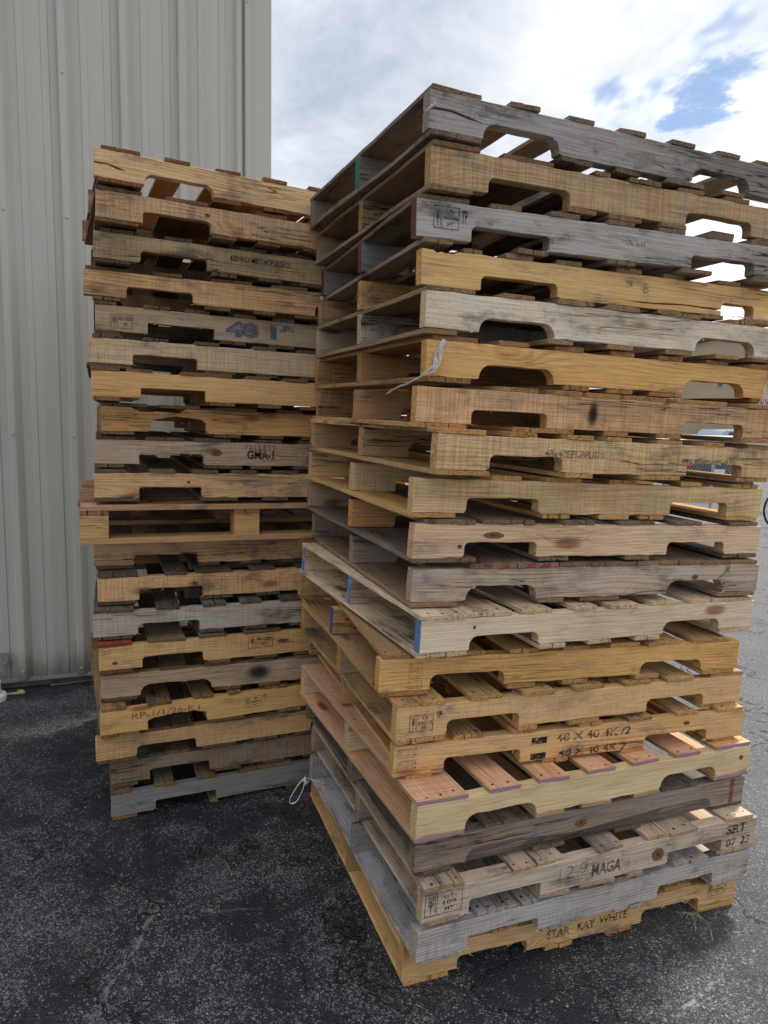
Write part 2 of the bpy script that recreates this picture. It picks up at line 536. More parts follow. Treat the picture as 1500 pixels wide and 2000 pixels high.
def make_asphalt():
    """sealed asphalt: black binder, pale stone showing where the coat has worn off"""
    ma, n = mat_new('asphalt')
    ob = n.n('ShaderNodeTexCoord').outputs['Object']
    x, y, z = n.sep(ob)
    jit = n.vmath('ADD', ob, n.vmath('SCALE', n.vmath('SUBTRACT', n.noise(ob, 75.0, 3, out=1), (0.5, 0.5, 0.5)), None))
    jit.node.inputs[1].links[0].from_node.inputs['Scale'].default_value = 0.011
    v1 = n.voronoi(jit, 160.0)
    v2 = n.voronoi(jit, 320.0)
    id1 = n.sep(v1.outputs['Color'])
    id2 = n.sep(v2.outputs['Color'])
    # where the coat is worn: broad patches, coat kept better by the building, worn out in the open lot
    w1 = n.noise(n.vmath('MULTIPLY', ob, (1.0, 1.15, 1.0)), 1.55, 4, 0.66, 0.5)
    w2 = n.noise(n.vmath('ADD', ob, (4.0, 2.0, 0.0)), 6.5, 3, 0.65)
    w3 = n.noise(ob, 28.0, 2, 0.6)
    open_lot = n.ramp(n.math('ADD', x, n.math('MULTIPLY', y, 0.25)), 1.0, 2.4)
    ahead = n.ramp(x, -0.1, 0.6)
    wornf = n.math('ADD', n.math('ADD', n.math('MULTIPLY', w1, 0.6), n.math('MULTIPLY', w2, 0.38)), n.math('MULTIPLY', w3, 0.22))
    worn = n.math('ADD', n.math('MULTIPLY', n.ramp(wornf, 0.47, 0.78), n.math('SUBTRACT', 1.0, n.math('MULTIPLY', ahead, 0.2))), n.math('MULTIPLY', open_lot, 0.30), clamp=True)
    thr = n.math('SUBTRACT', 1.0, n.math('MULTIPLY', worn, 0.72))
    s1 = n.math('MULTIPLY', n.ramp(id1[0], thr, n.math('ADD', thr, 0.06)), n.ramp(v1.outputs['Distance'], 0.62, 0.40))
    s2 = n.math('MULTIPLY', n.ramp(id2[0], n.math('ADD', thr, 0.02), n.math('ADD', thr, 0.08)), n.ramp(v2.outputs['Distance'], 0.62, 0.38))
    stone = n.mix(id1[1], (0.10, 0.104, 0.112), (0.31, 0.315, 0.325))
    stone = n.mix(n.ramp(id1[2], 0.93, 0.96, 0.0, 0.5), stone, (0.30, 0.22, 0.14))
    stone2 = n.mix(id2[1], (0.08, 0.082, 0.086), (0.25, 0.25, 0.25))
    binder = n.mix(w2, (0.013, 0.0155, 0.021), (0.024, 0.0275, 0.035))
    binder = n.mix(n.math('MULTIPLY', open_lot, 0.75), binder, (0.105, 0.105, 0.107))
    oil = n.ramp(n.noise(n.vmath('ADD', ob, (1.7, 8.3, 0)), 2.6, 2, 0.6), 0.58, 0.72)
    c = n.mix(s2, binder, stone2)
    c = n.mix(s1, c, stone)
    c = n.mix(n.math('MULTIPLY', oil, 0.35), c, (0.012, 0.011, 0.010))
    # scrape marks: pale scratches drawn by pallets being dragged
    def scrape(px, py, ang, half, width, amt):
        ca, sa = math.cos(ang), math.sin(ang)
        u = n.math('ADD', n.math('MULTIPLY', n.math('SUBTRACT', x, px), ca), n.math('MULTIPLY', n.math('SUBTRACT', y, py), sa))
        q = n.math('SUBTRACT', n.math('MULTIPLY', n.math('SUBTRACT', y, py), ca), n.math('MULTIPLY', n.math('SUBTRACT', x, px), sa))
        q = n.math('ADD', q, n.math('MULTIPLY', n.math('SUBTRACT', w2, 0.5), 0.06))
        mk = n.math('MULTIPLY', n.ramp(n.math('ABSOLUTE', q), width, width * 0.2), n.ramp(n.math('ABSOLUTE', u), half, half * 0.6))
        return n.math('MULTIPLY', n.math('MULTIPLY', mk, n.ramp(w3, 0.40, 0.62)), amt)
    for args in ((0.80, 1.72, 0.62, 0.34, 0.010, 0.8), (0.95, 1.80, 0.5, 0.12, 0.006, 0.6), (0.9, 2.02, -0.9, 0.10, 0.006, 0.6), (-0.72, 1.80, 1.45, 0.35, 0.010, 0.55), (-0.55, 2.05, 0.05, 0.30, 0.008, 0.35)):
        c = n.mix(scrape(*args), c, (0.30, 0.30, 0.29))
    # a fine crack wandering through the coat
    cq = n.math('ABSOLUTE', n.math('SUBTRACT', n.noise(n.vmath('ADD', ob, (9.0, 3.0, 0)), 0.9, 6, 0.6), 0.5))
    crack = n.math('MULTIPLY', n.ramp(cq, 0.0045, 0.001), 0.8)
    c = n.mix(crack, c, (0.006, 0.006, 0.006))
    hgt = n.math('ADD', n.math('MULTIPLY', n.ramp(v1.outputs['Distance'], 0.7, 0.1), 0.7), n.math('ADD', n.math('MULTIPLY', n.ramp(v2.outputs['Distance'], 0.7, 0.1), 0.35), n.math('MULTIPLY', w3, 0.6)))
    hgt = n.math('SUBTRACT', hgt, n.math('MULTIPLY', crack, 3.0))
    rough = n.math('ADD', 0.52, n.math('MULTIPLY', worn, 0.25))
    finish(n, c, rough, hgt, 0.0042, 0.5)
    return ma


ASPHALT = make_asphalt()

# ------------------------------------------------------------------ measured layout of the two stacks
# pose: front left lower corner of the stringer, direction along the stringer, direction into the depth
POSE = {
    'R1': (0.0878, 1.7895, 2.2615, 0.923, 0.3849, -0.005, -0.3848, 0.9229, 0.014),
    'R2': (0.0962, 1.8067, 2.1406, 0.9291, 0.3698, -0.0053, -0.3697, 0.929, 0.0151),
    'R3': (0.0643, 1.8198, 2.0201, 0.9464, 0.3229, -0.0057, -0.3228, 0.9463, 0.0161),
    'R4': (0.0815, 1.8351, 1.9047, 0.9367, 0.3501, -0.006, -0.35, 0.9366, 0.0172),
    'R5': (0.0904, 1.7632, 1.7893, 0.9319, 0.3625, -0.012, -0.3623, 0.9319, 0.0182),
    'R6': (0.0967, 1.7806, 1.6739, 0.9302, 0.3668, -0.017, -0.3665, 0.9302, 0.0193),
    'R7': (0.0739, 1.7625, 1.5585, 0.9383, 0.345, -0.023, -0.3446, 0.9385, 0.0203),
    'R8': (0.1258, 1.726, 1.4431, 0.9122, 0.4087, -0.029, -0.4082, 0.9127, 0.0213),
    'R9': (0.0718, 1.7877, 1.3277, 0.9291, 0.368, -0.036, -0.3674, 0.9298, 0.0224),
    'R10': (0.0756, 1.7823, 1.2092, 0.9281, 0.3706, -0.037, -0.3699, 0.9288, 0.0234),
    'R11': (0.075, 1.7979, 1.0877, 0.9333, 0.357, -0.038, -0.3563, 0.9341, 0.0245),
    'R12': (0.0975, 1.7442, 0.9662, 0.912, 0.4083, -0.039, -0.4076, 0.9128, 0.0255),
    'R13': (-0.0046, 1.7878, 0.8447, 0.9441, 0.3272, -0.04, -0.3263, 0.9449, 0.0266),
    'R14': (0.0409, 1.7653, 0.7232, 0.9307, 0.3639, -0.037, -0.3631, 0.9313, 0.0276),
    'R15': (0.0376, 1.79, 0.605, 0.9419, 0.3343, -0.034, -0.3334, 0.9423, 0.0287),
    'R16': (0.0986, 1.6975, 0.4879, 0.914, 0.4043, -0.0332, -0.4034, 0.9145, 0.0297),
    'R17': (0.1001, 1.7352, 0.3676, 0.9176, 0.3963, -0.0324, -0.3954, 0.918, 0.0308),
    'R18': (0.1198, 1.6989, 0.2477, 0.922, 0.386, -0.0316, -0.3851, 0.9223, 0.0318),
    'R19': (0.1083, 1.7055, 0.1303, 0.9221, 0.3856, -0.0308, -0.3847, 0.9225, 0.0329),
    'R20': (0.0759, 1.7796, 0.01, 0.9353, 0.3527, -0.03, -0.3517, 0.9355, 0.0339),
    'L1': (-0.9852, 2.4443, 2.3515, 0.9047, 0.4252, -0.028, -0.4251, 0.9051, 0.01),
    'L2': (-0.9968, 2.4725, 2.2302, 0.9166, 0.3988, -0.0264, -0.3987, 0.917, 0.01),
    'L3': (-1.029, 2.524, 2.1087, 0.9262, 0.3763, -0.0247, -0.3762, 0.9265, 0.01),
    'L4': (-1.0831, 2.5615, 1.9875, 0.9501, 0.3111, -0.0231, -0.3109, 0.9504, 0.01),
    'L5': (-1.0439, 2.5606, 1.8662, 0.9249, 0.3797, -0.0215, -0.3795, 0.9251, 0.01),
    'L6': (-1.058, 2.5224, 1.7478, 0.9258, 0.3774, -0.0198, -0.3773, 0.9261, 0.01),
    'L7': (-1.0271, 2.471, 1.6285, 0.9326, 0.3605, -0.0182, -0.3604, 0.9327, 0.01),
    'L8': (-1.0241, 2.5419, 1.5086, 0.9214, 0.3883, -0.0166, -0.3882, 0.9215, 0.01),
    'L9': (-1.0523, 2.5476, 1.3882, 0.9278, 0.3728, -0.0149, -0.3727, 0.9279, 0.01),
    'L10': (-1.0455, 2.5132, 1.2669, 0.9281, 0.3722, -0.0133, -0.3721, 0.9282, 0.01),
    'L11': (-1.0455, 2.5224, 1.1269, 0.9264, 0.3763, -0.0117, -0.3762, 0.9265, 0.01),
    'L12': (-1.0998, 2.6202, 0.9933, 0.9342, 0.3566, -0.0101, -0.3565, 0.9342, 0.01),
    'L13': (-1.058, 2.5476, 0.8718, 0.9226, 0.3856, -0.0084, -0.3855, 0.9226, 0.01),
    'L14': (-1.0595, 2.5023, 0.7503, 0.931, 0.365, -0.0068, -0.3649, 0.931, 0.01),
    'L15': (-1.0339, 2.4847, 0.6288, 0.9235, 0.3835, -0.0052, -0.3835, 0.9235, 0.01),
    'L16': (-1.0449, 2.5242, 0.5073, 0.9402, 0.3406, -0.0035, -0.3405, 0.9402, 0.01),
    'L17': (-1.0301, 2.4693, 0.3859, 0.9075, 0.42, -0.0019, -0.4199, 0.9075, 0.01),
    'L18': (-1.0662, 2.5107, 0.2645, 0.9243, 0.3816, -0.0003, -0.3815, 0.9243, 0.01),
    'L19': (-1.0342, 2.5667, 0.1432, 0.9298, 0.368, 0.0014, -0.368, 0.9298, 0.01),
    'L20': (-1.0281, 2.5448, 0.022, 0.9227, 0.3854, 0.003, -0.3854, 0.9227, 0.01),
}
TOPB = {
    'R1': [(0.006, 0.143), (0.225, 0.31), (0.404, 0.484), (0.573, 0.658), (0.752, 0.837), (0.926, 1.015), (1.086, 1.194)],
    'R2': [(0.002, 0.132), (0.203, 0.355), (0.486, 0.537), (0.601, 0.709), (0.779, 0.869), (0.954, 1.045)],
    'R3': [(0.008, 0.142), (0.205, 0.291), (0.378, 0.468), (0.558, 0.647), (0.733, 0.822), (0.895, 0.995), (1.06, 1.165)],
    'R4': [(0.116, 0.173), (0.237, 0.322), (0.395, 0.476), (0.59, 0.678), (0.761, 0.841), (0.962, 1.049)],
    'R5': [(0.009, 0.097), (0.214, 0.307), (0.376, 0.465), (0.549, 0.643), (0.766, 0.863), (0.981, 1.072)],
    'R6': [(0.015, 0.142), (0.205, 0.293), (0.377, 0.464), (0.557, 0.642), (0.728, 0.813), (0.906, 0.991), (1.084, 1.187)],
    'R7': [(0.224, 0.346), (0.391, 0.485), (0.501, 0.611), (0.624, 0.775), (0.808, 0.999), (1.073, 1.197)],
    'R8': [(-0.005, 0.134), (0.209, 0.293), (0.39, 0.474), (0.524, 0.619), (0.715, 0.806), (0.892, 0.973), (1.083, 1.191)],
    'R9': [(0.228, 0.317), (0.4, 0.518), (0.612, 0.705), (0.873, 0.96), (1.085, 1.194)],
    'R10': [(0.031, 0.175), (0.199, 0.273), (0.274, 0.359), (0.456, 0.561), (0.647, 0.785), (0.864, 0.966), (1.076, 1.203)],
    'R11': [(0.168, 0.308), (0.313, 0.45), (0.455, 0.611), (0.613, 0.723), (0.73, 0.884), (0.886, 1.047), (1.051, 1.202)],
    'R12': [(-0.016, 0.132), (0.133, 0.275), (0.308, 0.406), (0.488, 0.569), (0.617, 0.724), (0.784, 0.874), (0.938, 1.076), (1.078, 1.214)],
    'R13': [(0.006, 0.084), (0.168, 0.307), (0.384, 0.473), (0.558, 0.649), (0.723, 0.832), (0.86, 0.988), (1.032, 1.179)],
    'R14': [(-0.011, 0.139), (0.219, 0.317), (0.382, 0.49), (0.561, 0.665), (0.741, 0.84), (0.902, 1.011)],
    'R15': [(0.172, 0.266), (0.357, 0.434), (0.58, 0.662), (0.76, 0.85), (0.949, 1.025), (1.108, 1.209)],
    'R16': [(-0.001, 0.149), (0.217, 0.315), (0.381, 0.482), (0.551, 0.652), (0.718, 0.821), (0.892, 0.992), (1.063, 1.216)],
    'R17': [(0.007, 0.134), (0.211, 0.352), (0.53, 0.625), (0.853, 0.997), (1.087, 1.204)],
    'R18': [(0.002, 0.12), (0.275, 0.349), (0.351, 0.449), (0.571, 0.662), (0.758, 0.843), (0.845, 0.954), (1.081, 1.2)],
    'R19': [(0.182, 0.246), (0.247, 0.314), (0.326, 0.383), (0.615, 0.712), (0.889, 0.955), (0.957, 1.031)],
    'R20': [(-0.0, 0.112), (0.276, 0.362), (0.486, 0.578), (0.692, 0.791), (0.913, 1.019), (1.106, 1.2)],
    'L1': [(0.021, 0.143), (0.225, 0.311), (0.401, 0.489), (0.57, 0.661), (0.745, 0.841)],
    'L2': [(0.007, 0.149), (0.23, 0.371), (0.546, 0.662)],
    'L3': [(0.022, 0.196), (0.238, 0.334), (0.509, 0.605)],
    'L4': [(0.007, 0.151), (0.233, 0.335), (0.44, 0.591), (0.665, 0.806)],
    'L5': [(-0.004, 0.072), (0.163, 0.254), (0.311, 0.398), (0.49, 0.575), (0.641, 0.727)],
    'L6': [(0.016, 0.117), (0.185, 0.273), (0.368, 0.456), (0.586, 0.676)],
    'L7': [(-0.003, 0.093), (0.115, 0.203), (0.3, 0.394), (0.397, 0.481), (0.54, 0.63), (0.682, 0.772)],
    'L8': [(0.004, 0.156), (0.203, 0.345), (0.41, 0.56), (0.641, 0.745)],
    'L9': [(0.003, 0.139), (0.173, 0.313), (0.349, 0.485), (0.585, 0.687)],
    'L10': [(0.003, 0.11), (0.192, 0.283), (0.346, 0.439), (0.495, 0.588), (0.655, 0.748)],
    'L12': [(0.024, 0.143), (0.233, 0.328), (0.403, 0.503), (0.59, 0.685), (0.767, 0.85)],
    'L13': [(0.004, 0.144), (0.241, 0.32), (0.357, 0.494), (0.572, 0.67)],
    'L14': [(0.004, 0.142), (0.222, 0.307), (0.395, 0.483), (0.541, 0.624)],
    'L15': [(-0.004, 0.116), (0.172, 0.308), (0.361, 0.463), (0.535, 0.681)],
    'L16': [(0.0, 0.127), (0.212, 0.309), (0.382, 0.477), (0.552, 0.646)],
    'L17': [(0.004, 0.093), (0.169, 0.257), (0.34, 0.415), (0.475, 0.524), (0.626, 0.712)],
    'L18': [(0.025, 0.134), (0.21, 0.355), (0.463, 0.565), (0.649, 0.735)],
    'L19': [(0.004, 0.101), (0.205, 0.295), (0.349, 0.483), (0.512, 0.586)],
    'L20': [(-0.0, 0.07), (0.163, 0.237), (0.326, 0.399), (0.491, 0.567), (0.571, 0.716)],
}
BOTB = {
    'R1': [(0.004, 0.146), (0.384, 0.489), (0.566, 0.655), (0.745, 0.885)],
    'R2': [(-0.017, 0.115), (0.407, 0.499), (0.541, 0.656), (0.72, 0.814)],
    'R3': [(0.021, 0.101), (0.567, 0.657), (0.816, 0.926)],
    'R4': [(0.025, 0.154), (0.442, 0.526), (0.573, 0.667)],
    'R5': [(0.002, 0.089), (0.356, 0.437), (0.549, 0.637), (0.75, 0.844)],
    'R6': [(0.001, 0.128), (0.411, 0.492), (0.561, 0.645), (0.709, 0.823), (1.1, 1.204)],
    'R7': [(-0.013, 0.14), (0.275, 0.466), (0.563, 0.648), (0.747, 0.831), (1.063, 1.215)],
    'R8': [(0.001, 0.152), (0.393, 0.487), (0.654, 0.81), (1.05, 1.187)],
    'R9': [(-0.006, 0.127), (0.398, 0.492), (0.589, 0.694), (0.738, 0.825), (1.077, 1.202)],
    'R10': [(0.0, 0.188), (0.386, 0.489), (0.685, 0.771), (1.072, 1.211)],
    'R11': [(-0.002, 0.135), (0.39, 0.476), (0.538, 0.675), (1.054, 1.206)],
    'R12': [(-0.003, 0.143), (0.375, 0.465), (0.548, 0.637), (0.726, 0.819), (1.074, 1.215)],
    'R13': [(0.006, 0.143), (0.384, 0.475), (0.566, 0.655), (1.079, 1.209)],
    'R14': [(0.004, 0.148), (0.381, 0.44), (0.55, 0.66), (1.06, 1.209)],
    'R15': [(0.042, 0.119), (0.469, 0.557), (0.746, 0.826), (1.105, 1.19)],
    'R16': [(-0.001, 0.146), (0.379, 0.478), (0.543, 0.647), (0.734, 0.838), (1.07, 1.222)],
    'R17': [(0.027, 0.111), (0.379, 0.487), (0.678, 0.779), (1.09, 1.216)],
    'R18': [(0.022, 0.114), (0.373, 0.474), (0.516, 0.641), (0.686, 0.745), (1.055, 1.215)],
    'R19': [(0.007, 0.139), (0.407, 0.516), (0.667, 0.767), (1.064, 1.214)],
    'R20': [(0.007, 0.143), (0.467, 0.566), (0.692, 0.791), (1.062, 1.214)],
    'L1': [(0.01, 0.151), (0.393, 0.492), (0.577, 0.663)],
    'L2': [(-0.001, 0.138), (0.389, 0.477), (0.557, 0.64)],
    'L3': [(0.005, 0.121), (0.406, 0.496)],
    'L4': [(0.03, 0.123), (0.419, 0.513)],
    'L5': [(-0.001, 0.082), (0.44, 0.537)],
    'L6': [(-0.02, 0.148), (0.405, 0.519)],
    'L7': [(0.006, 0.094), (0.404, 0.497)],
    'L8': [(-0.007, 0.113), (0.404, 0.501)],
    'L9': [(0.002, 0.098), (0.389, 0.532), (0.566, 0.648)],
    'L10': [(0.002, 0.154), (0.377, 0.514)],
    'L12': [(0.009, 0.142), (0.389, 0.473)],
    'L13': [(0.002, 0.139), (0.385, 0.499), (0.593, 0.691)],
    'L14': [(0.002, 0.138), (0.383, 0.475), (0.555, 0.643)],
    'L15': [(0.002, 0.118), (0.394, 0.479)],
    'L16': [(-0.002, 0.125), (0.417, 0.517)],
    'L17': [(0.002, 0.136), (0.394, 0.534), (0.68, 0.772)],
    'L18': [(0.004, 0.146), (0.391, 0.528)],
    'L19': [(0.005, 0.099), (0.395, 0.499)],
    'L20': [(0.004, 0.094), (0.374, 0.405), (0.694, 0.784)],
}
NOTCH = {
    'R1': [(0.151, 0.38), (0.839, 1.063)],
    'R2': [(0.163, 0.411), (0.812, 1.066)],
    'R3': [(0.153, 0.382), (0.851, 1.082)],
    'R4': [(0.167, 0.452), (1.051, 1.134)],
    'R5': [(0.151, 0.376), (0.858, 1.088)],
    'R6': [(0.151, 0.38), (0.827, 1.067)],
    'R7': [(0.154, 0.38), (0.839, 1.067)],
    'R8': [(0.154, 0.383), (0.834, 1.065)],
    'R9': [(0.157, 0.38), (0.849, 1.075)],
    'R10': [(0.15, 0.376), (0.842, 1.07)],
    'R11': [(0.161, 0.384), (0.85, 1.077)],
    'R12': [(0.149, 0.373), (0.836, 1.072)],
    'R13': [(0.147, 0.374), (0.841, 1.073)],
    'R14': [(0.152, 0.38), (0.836, 1.062)],
    'R15': [(0.151, 0.391), (0.83, 1.071)],
    'R16': [(0.149, 0.378), (0.84, 1.072)],
    'R17': [(0.157, 0.365), (0.84, 1.074)],
    'R18': [(0.144, 0.375), (0.845, 1.071)],
    'R19': [(0.155, 0.388), (0.832, 1.062)],
    'R20': [(0.172, 0.403), (0.828, 1.06)],
    'L1': [(0.159, 0.393)],
    'L2': [(0.153, 0.385)],
    'L3': [(0.157, 0.389)],
    'L4': [(0.144, 0.376)],
    'L5': [(0.179, 0.419)],
    'L6': [(0.151, 0.379)],
    'L7': [(0.163, 0.389)],
    'L8': [(0.169, 0.371)],
    'L9': [(0.151, 0.385)],
    'L10': [(0.154, 0.38)],
    'L12': [(0.147, 0.385)],
    'L13': [(0.148, 0.385)],
    'L14': [(0.157, 0.383)],
    'L15': [(0.152, 0.376)],
    'L16': [(0.14, 0.405)],
    'L17': [(0.168, 0.39)],
    'L18': [(0.147, 0.37)],
    'L19': [(0.143, 0.375)],
    'L20': [(0.165, 0.401)],
}
TB = 0.0132          # deck board thickness
SH = 0.089           # stringer height
LEN, WID = 1.2192, 1.016

# ------------------------------------------------------------------ the setting
def pose_axes(k):
    p = POSE[k]
    O, d, nn = Vector(p[0:3]), Vector(p[3:6]), Vector(p[6:9])
    return O, d, nn, d.cross(nn)


def base_plane(k):
    O, d, nn, uu = pose_axes(k)
    O = O - uu * (TB + 0.001)
    def clampz(x, y):
        a = ((x - O.x) * d.x + (y - O.y) * d.y)
        b = ((x - O.x) * nn.x + (y - O.y) * nn.y)
        ac, bc = min(max(a, 0), LEN), min(max(b, 0), WID)
        return O.z + ac * d.z + bc * nn.z, math.hypot(a - ac, b - bc)
    return clampz


bpR, bpL = base_plane('R20'), base_plane('L20')


def ground_z(x, y):
    zr, dr = bpR(x, y)
    zl, dl = bpL(x, y)
    wr, wl, wf = 1 / (dr ** 3 + 1e-4), 1 / (dl ** 3 + 1e-4), 0.5
    zf = 0.0 - 0.012 * max(0.0, min(x, 12.0))
    return (wr * zr + wl * zl + wf * zf) / (wr + wl + wf)


def axis_pts(c, near, step, far, n_far):
    a = [c + step * i for i in range(-int(near / step), int(near / step) + 1)]
    g = (far / near) ** (1 / n_far)
    ext = [near * g ** i for i in range(1, n_far + 1)]
    return sorted([c - e for e in ext] + a + [c + e for e in ext])


xs, ys = axis_pts(0.0, 3.0, 0.06, 500, 22), axis_pts(2.6, 3.0, 0.06, 500, 22)
V = [(x, y, ground_z(x, y)) for y in ys for x in xs]
nx_ = len(xs)
F = [(j * nx_ + i, j * nx_ + i + 1, (j + 1) * nx_ + i + 1, (j + 1) * nx_ + i) for j in range(len(ys) - 1) for i in range(nx_ - 1)]
ground = link('asphalt_ground', mesh_from('asphalt_ground', V, F, True), ASPHALT)
ground['kind'] = 'structure'

# ---- steel clad building
WTH = math.radians(20)
bld = tag(link('metal_building', None, loc=(-2.152, 3.824, 0.0), rot=(0, 0, WTH)),
          'building clad in ribbed beige steel panels behind the left pallet stack', 'building')
EAVE, S_END, S_CORNER = 5.6, -9.2, 1.372
PER = 0.3048
# one sheet = three ribs; outline across the sheet as (s, outwards)
def sheet_outline(first, last):
    prof = []
    for k in range(3):
        s = k * PER
        for ds, h in ((0.0, 0.0), (0.004, 0.040), (0.010, 0.045), (0.038, 0.045), (0.043, 0.041), (0.072, 0.0),
                      (0.110, 0.0040), (0.113, 0.0105), (0.145, 0.0125), (0.149, 0.0080), (0.186, 0.0120), (0.226, 0.0074), (0.229, 0.0125), (0.262, 0.0095), (0.266, 0.0030)):
            prof.append((s + ds, h))
    prof.append((3 * PER, 0.0))
    return prof


so = sheet_outline(True, True)
zs = [0.075, 0.5, 1.1, 2.0, 3.0, 4.2, EAVE]
V, F = [], []
for z in zs:
    for (s, h) in so:
        V.append((s, -h, z))
ns = len(so)
for j in range(len(zs) - 1):
    for i in range(ns - 1):
        F.append((j * ns + i, j * ns + i + 1, (j + 1) * ns + i + 1, (j + 1) * ns + i))
sheet_me = mesh_from('wall_panel', V, F)
sheet_me.materials.append(PANEL)
rib0 = 1.082 - 0.071                     # left foot of the last full rib before the corner
screw_me = MB().lathe([(0.008, 0.0), (0.008, -0.002), (0.0055, -0.003), (0.005, -0.007), (0.0, -0.0072)], seg=8, axis='Y').mesh('screw')
screw_me.materials.append(SCREW)
s = rib0 + PER - 3 * PER + PER
k = 0
first_s = rib0 - 2 * PER
while first_s > S_END:
    pnl = link('wall_panel', sheet_me, parent=bld, loc=(first_s, -0.0008 * (k % 2), 0))
    if k < 2:
        for r in range(3):
            for zz in ((0.115, 1.45, 2.62, 3.35) if r != 1 else (0.115, 2.62)):
                if k == 0 and r == 2 and zz == 3.35:
                    continue
                link('screw', screw_me, parent=pnl, loc=(r * PER + 0.026, -0.045, zz + 0.004 * r))
    first_s -= 3 * PER
    k += 1
# strip of sheet between the last rib and the corner trim
V, F = [], []
strip = [(rib0 + PER, 0.0), (rib0 + PER + 0.019, 0.030), (rib0 + PER + 0.024, 0.0315), (rib0 + PER + 0.044, 0.0315), (rib0 + PER + 0.060, 0.006), (S_CORNER + 0.06, 0.006)]
for z in (0.075, EAVE):
    for (s, h) in strip:
        V.append((s, -h, z))
q = len(strip)
F = [(i, i + 1, q + i + 1, q + i) for i in range(q - 1)]
link('wall_panel', mesh_from('wall_panel_edge', V, F), PANEL, bld)
# folded corner trim
tr_out = [(S_CORNER + 0.008, -0.010), (S_CORNER + 0.008, -0.030), (S_CORNER + 0.014, -0.036), (S_CORNER + 0.030, -0.036), (S_CORNER + 0.046, -0.024), (S_CORNER + 0.072, -0.030), (1.53, -0.030), (1.532, -0.028), (1.532, 0.14), (1.50, 0.14), (1.50, -0.008)]
V = [(a, b, z) for z in (0.06, EAVE + 0.02) for (a, b) in tr_out]
q = len(tr_out)
F = [(i, (i + 1) % q, q + (i + 1) % q, q + i) for i in range(q)] + [tuple(range(q))[::-1], tuple(range(q, 2 * q))]
ct = link('corner_trim', mesh_from('corner_trim', V, F), PANEL, bld)
for zz in (1.45, 2.60, 3.9):
    link('screw', screw_me, parent=ct, loc=(S_CORNER + 0.022, -0.036, zz))
link('base_trim', MB().box(S_END, 1.531, -0.026, 0.004, 0.058, 0.0735).mesh('base_trim'), TRIM, bld)
link('foundation', MB().box(S_END, 1.49, 0.012, 0.20, -0.3, 0.058).mesh('foundation'), CONCRETE, bld)
# the flank going back from the corner, gable end of the same sheets
fl = MB()
out = []
for k in range(36):
    for ds, h in ((0.0, 0.0), (0.02, 0.031), (0.05, 0.031), (0.071, 0.0)):
        out.append((0.14 + k * PER + ds, h))
base = len(fl.v)
for z in (0.075, EAVE):
    for (yy, h) in out:
        fl.v.append((1.50 + h, yy, z))
q = len(out)
fl.f += [(i, i + 1, q + i + 1, q + i) for i in range(q - 1)]
link('side_wall', fl.mesh('side_wall'), PANEL, bld)
link('roof', MB().box(S_END - 0.1, 1.60, -0.12, 11.0, EAVE + 0.03, EAVE + 0.14).mesh('roof'), TRIM, bld)
# little bolted bracket low on the wall
br = MB().box(0.012, 0.052, -0.046, -0.034, 0.155, 0.235).box(0.012, 0.020, -0.034, -0.002, 0.155, 0.235).lathe([(0.011, 0), (0.011, -0.008), (0.007, -0.014), (0.0, -0.0145)], (0.034, -0.046, 0.180), 8, 'Y')
link('bracket', br.mesh('bracket'), TRIM, bld)

# ------------------------------------------------------------------ pallets
rs = random.Random(5)


def jag(pts, amp, step=0.055, r=rs):
    """breaks long edges of an outline up and roughens them slightly"""
    out = []
    n = len(pts)
    for i in range(n):
        a, b = pts[i], pts[(i + 1) % n]
        L = math.hypot(b[0] - a[0], b[1] - a[1])
        k = max(1, int(L / step))
        dx_, dy_ = (b[0] - a[0]) / max(L, 1e-6), (b[1] - a[1]) / max(L, 1e-6)
        for j in range(k):
            t = j / k
            o = r.uniform(-amp, amp) if L > 0.02 else 0
            out.append((a[0] + (b[0] - a[0]) * t - dy_ * o, a[1] + (b[1] - a[1]) * t + dx_ * o))
    return out


def corner_break(pts, x, side, top):
    """foot of a notch or end of a stringer, sometimes crushed; side is where the timber lies"""
    w_, h_ = rs.uniform(.004, .016), min(rs.uniform(.003, .012), top * .7)
    if rs.random() < 0.45 and top > .002:
        a = [(x + side * w_, 0), (x + side * w_ * .5, h_ * rs.uniform(.2, .5)), (x, h_)]
        pts += a if side < 0 else a[::-1]
    else:
        pts.append((x, 0))


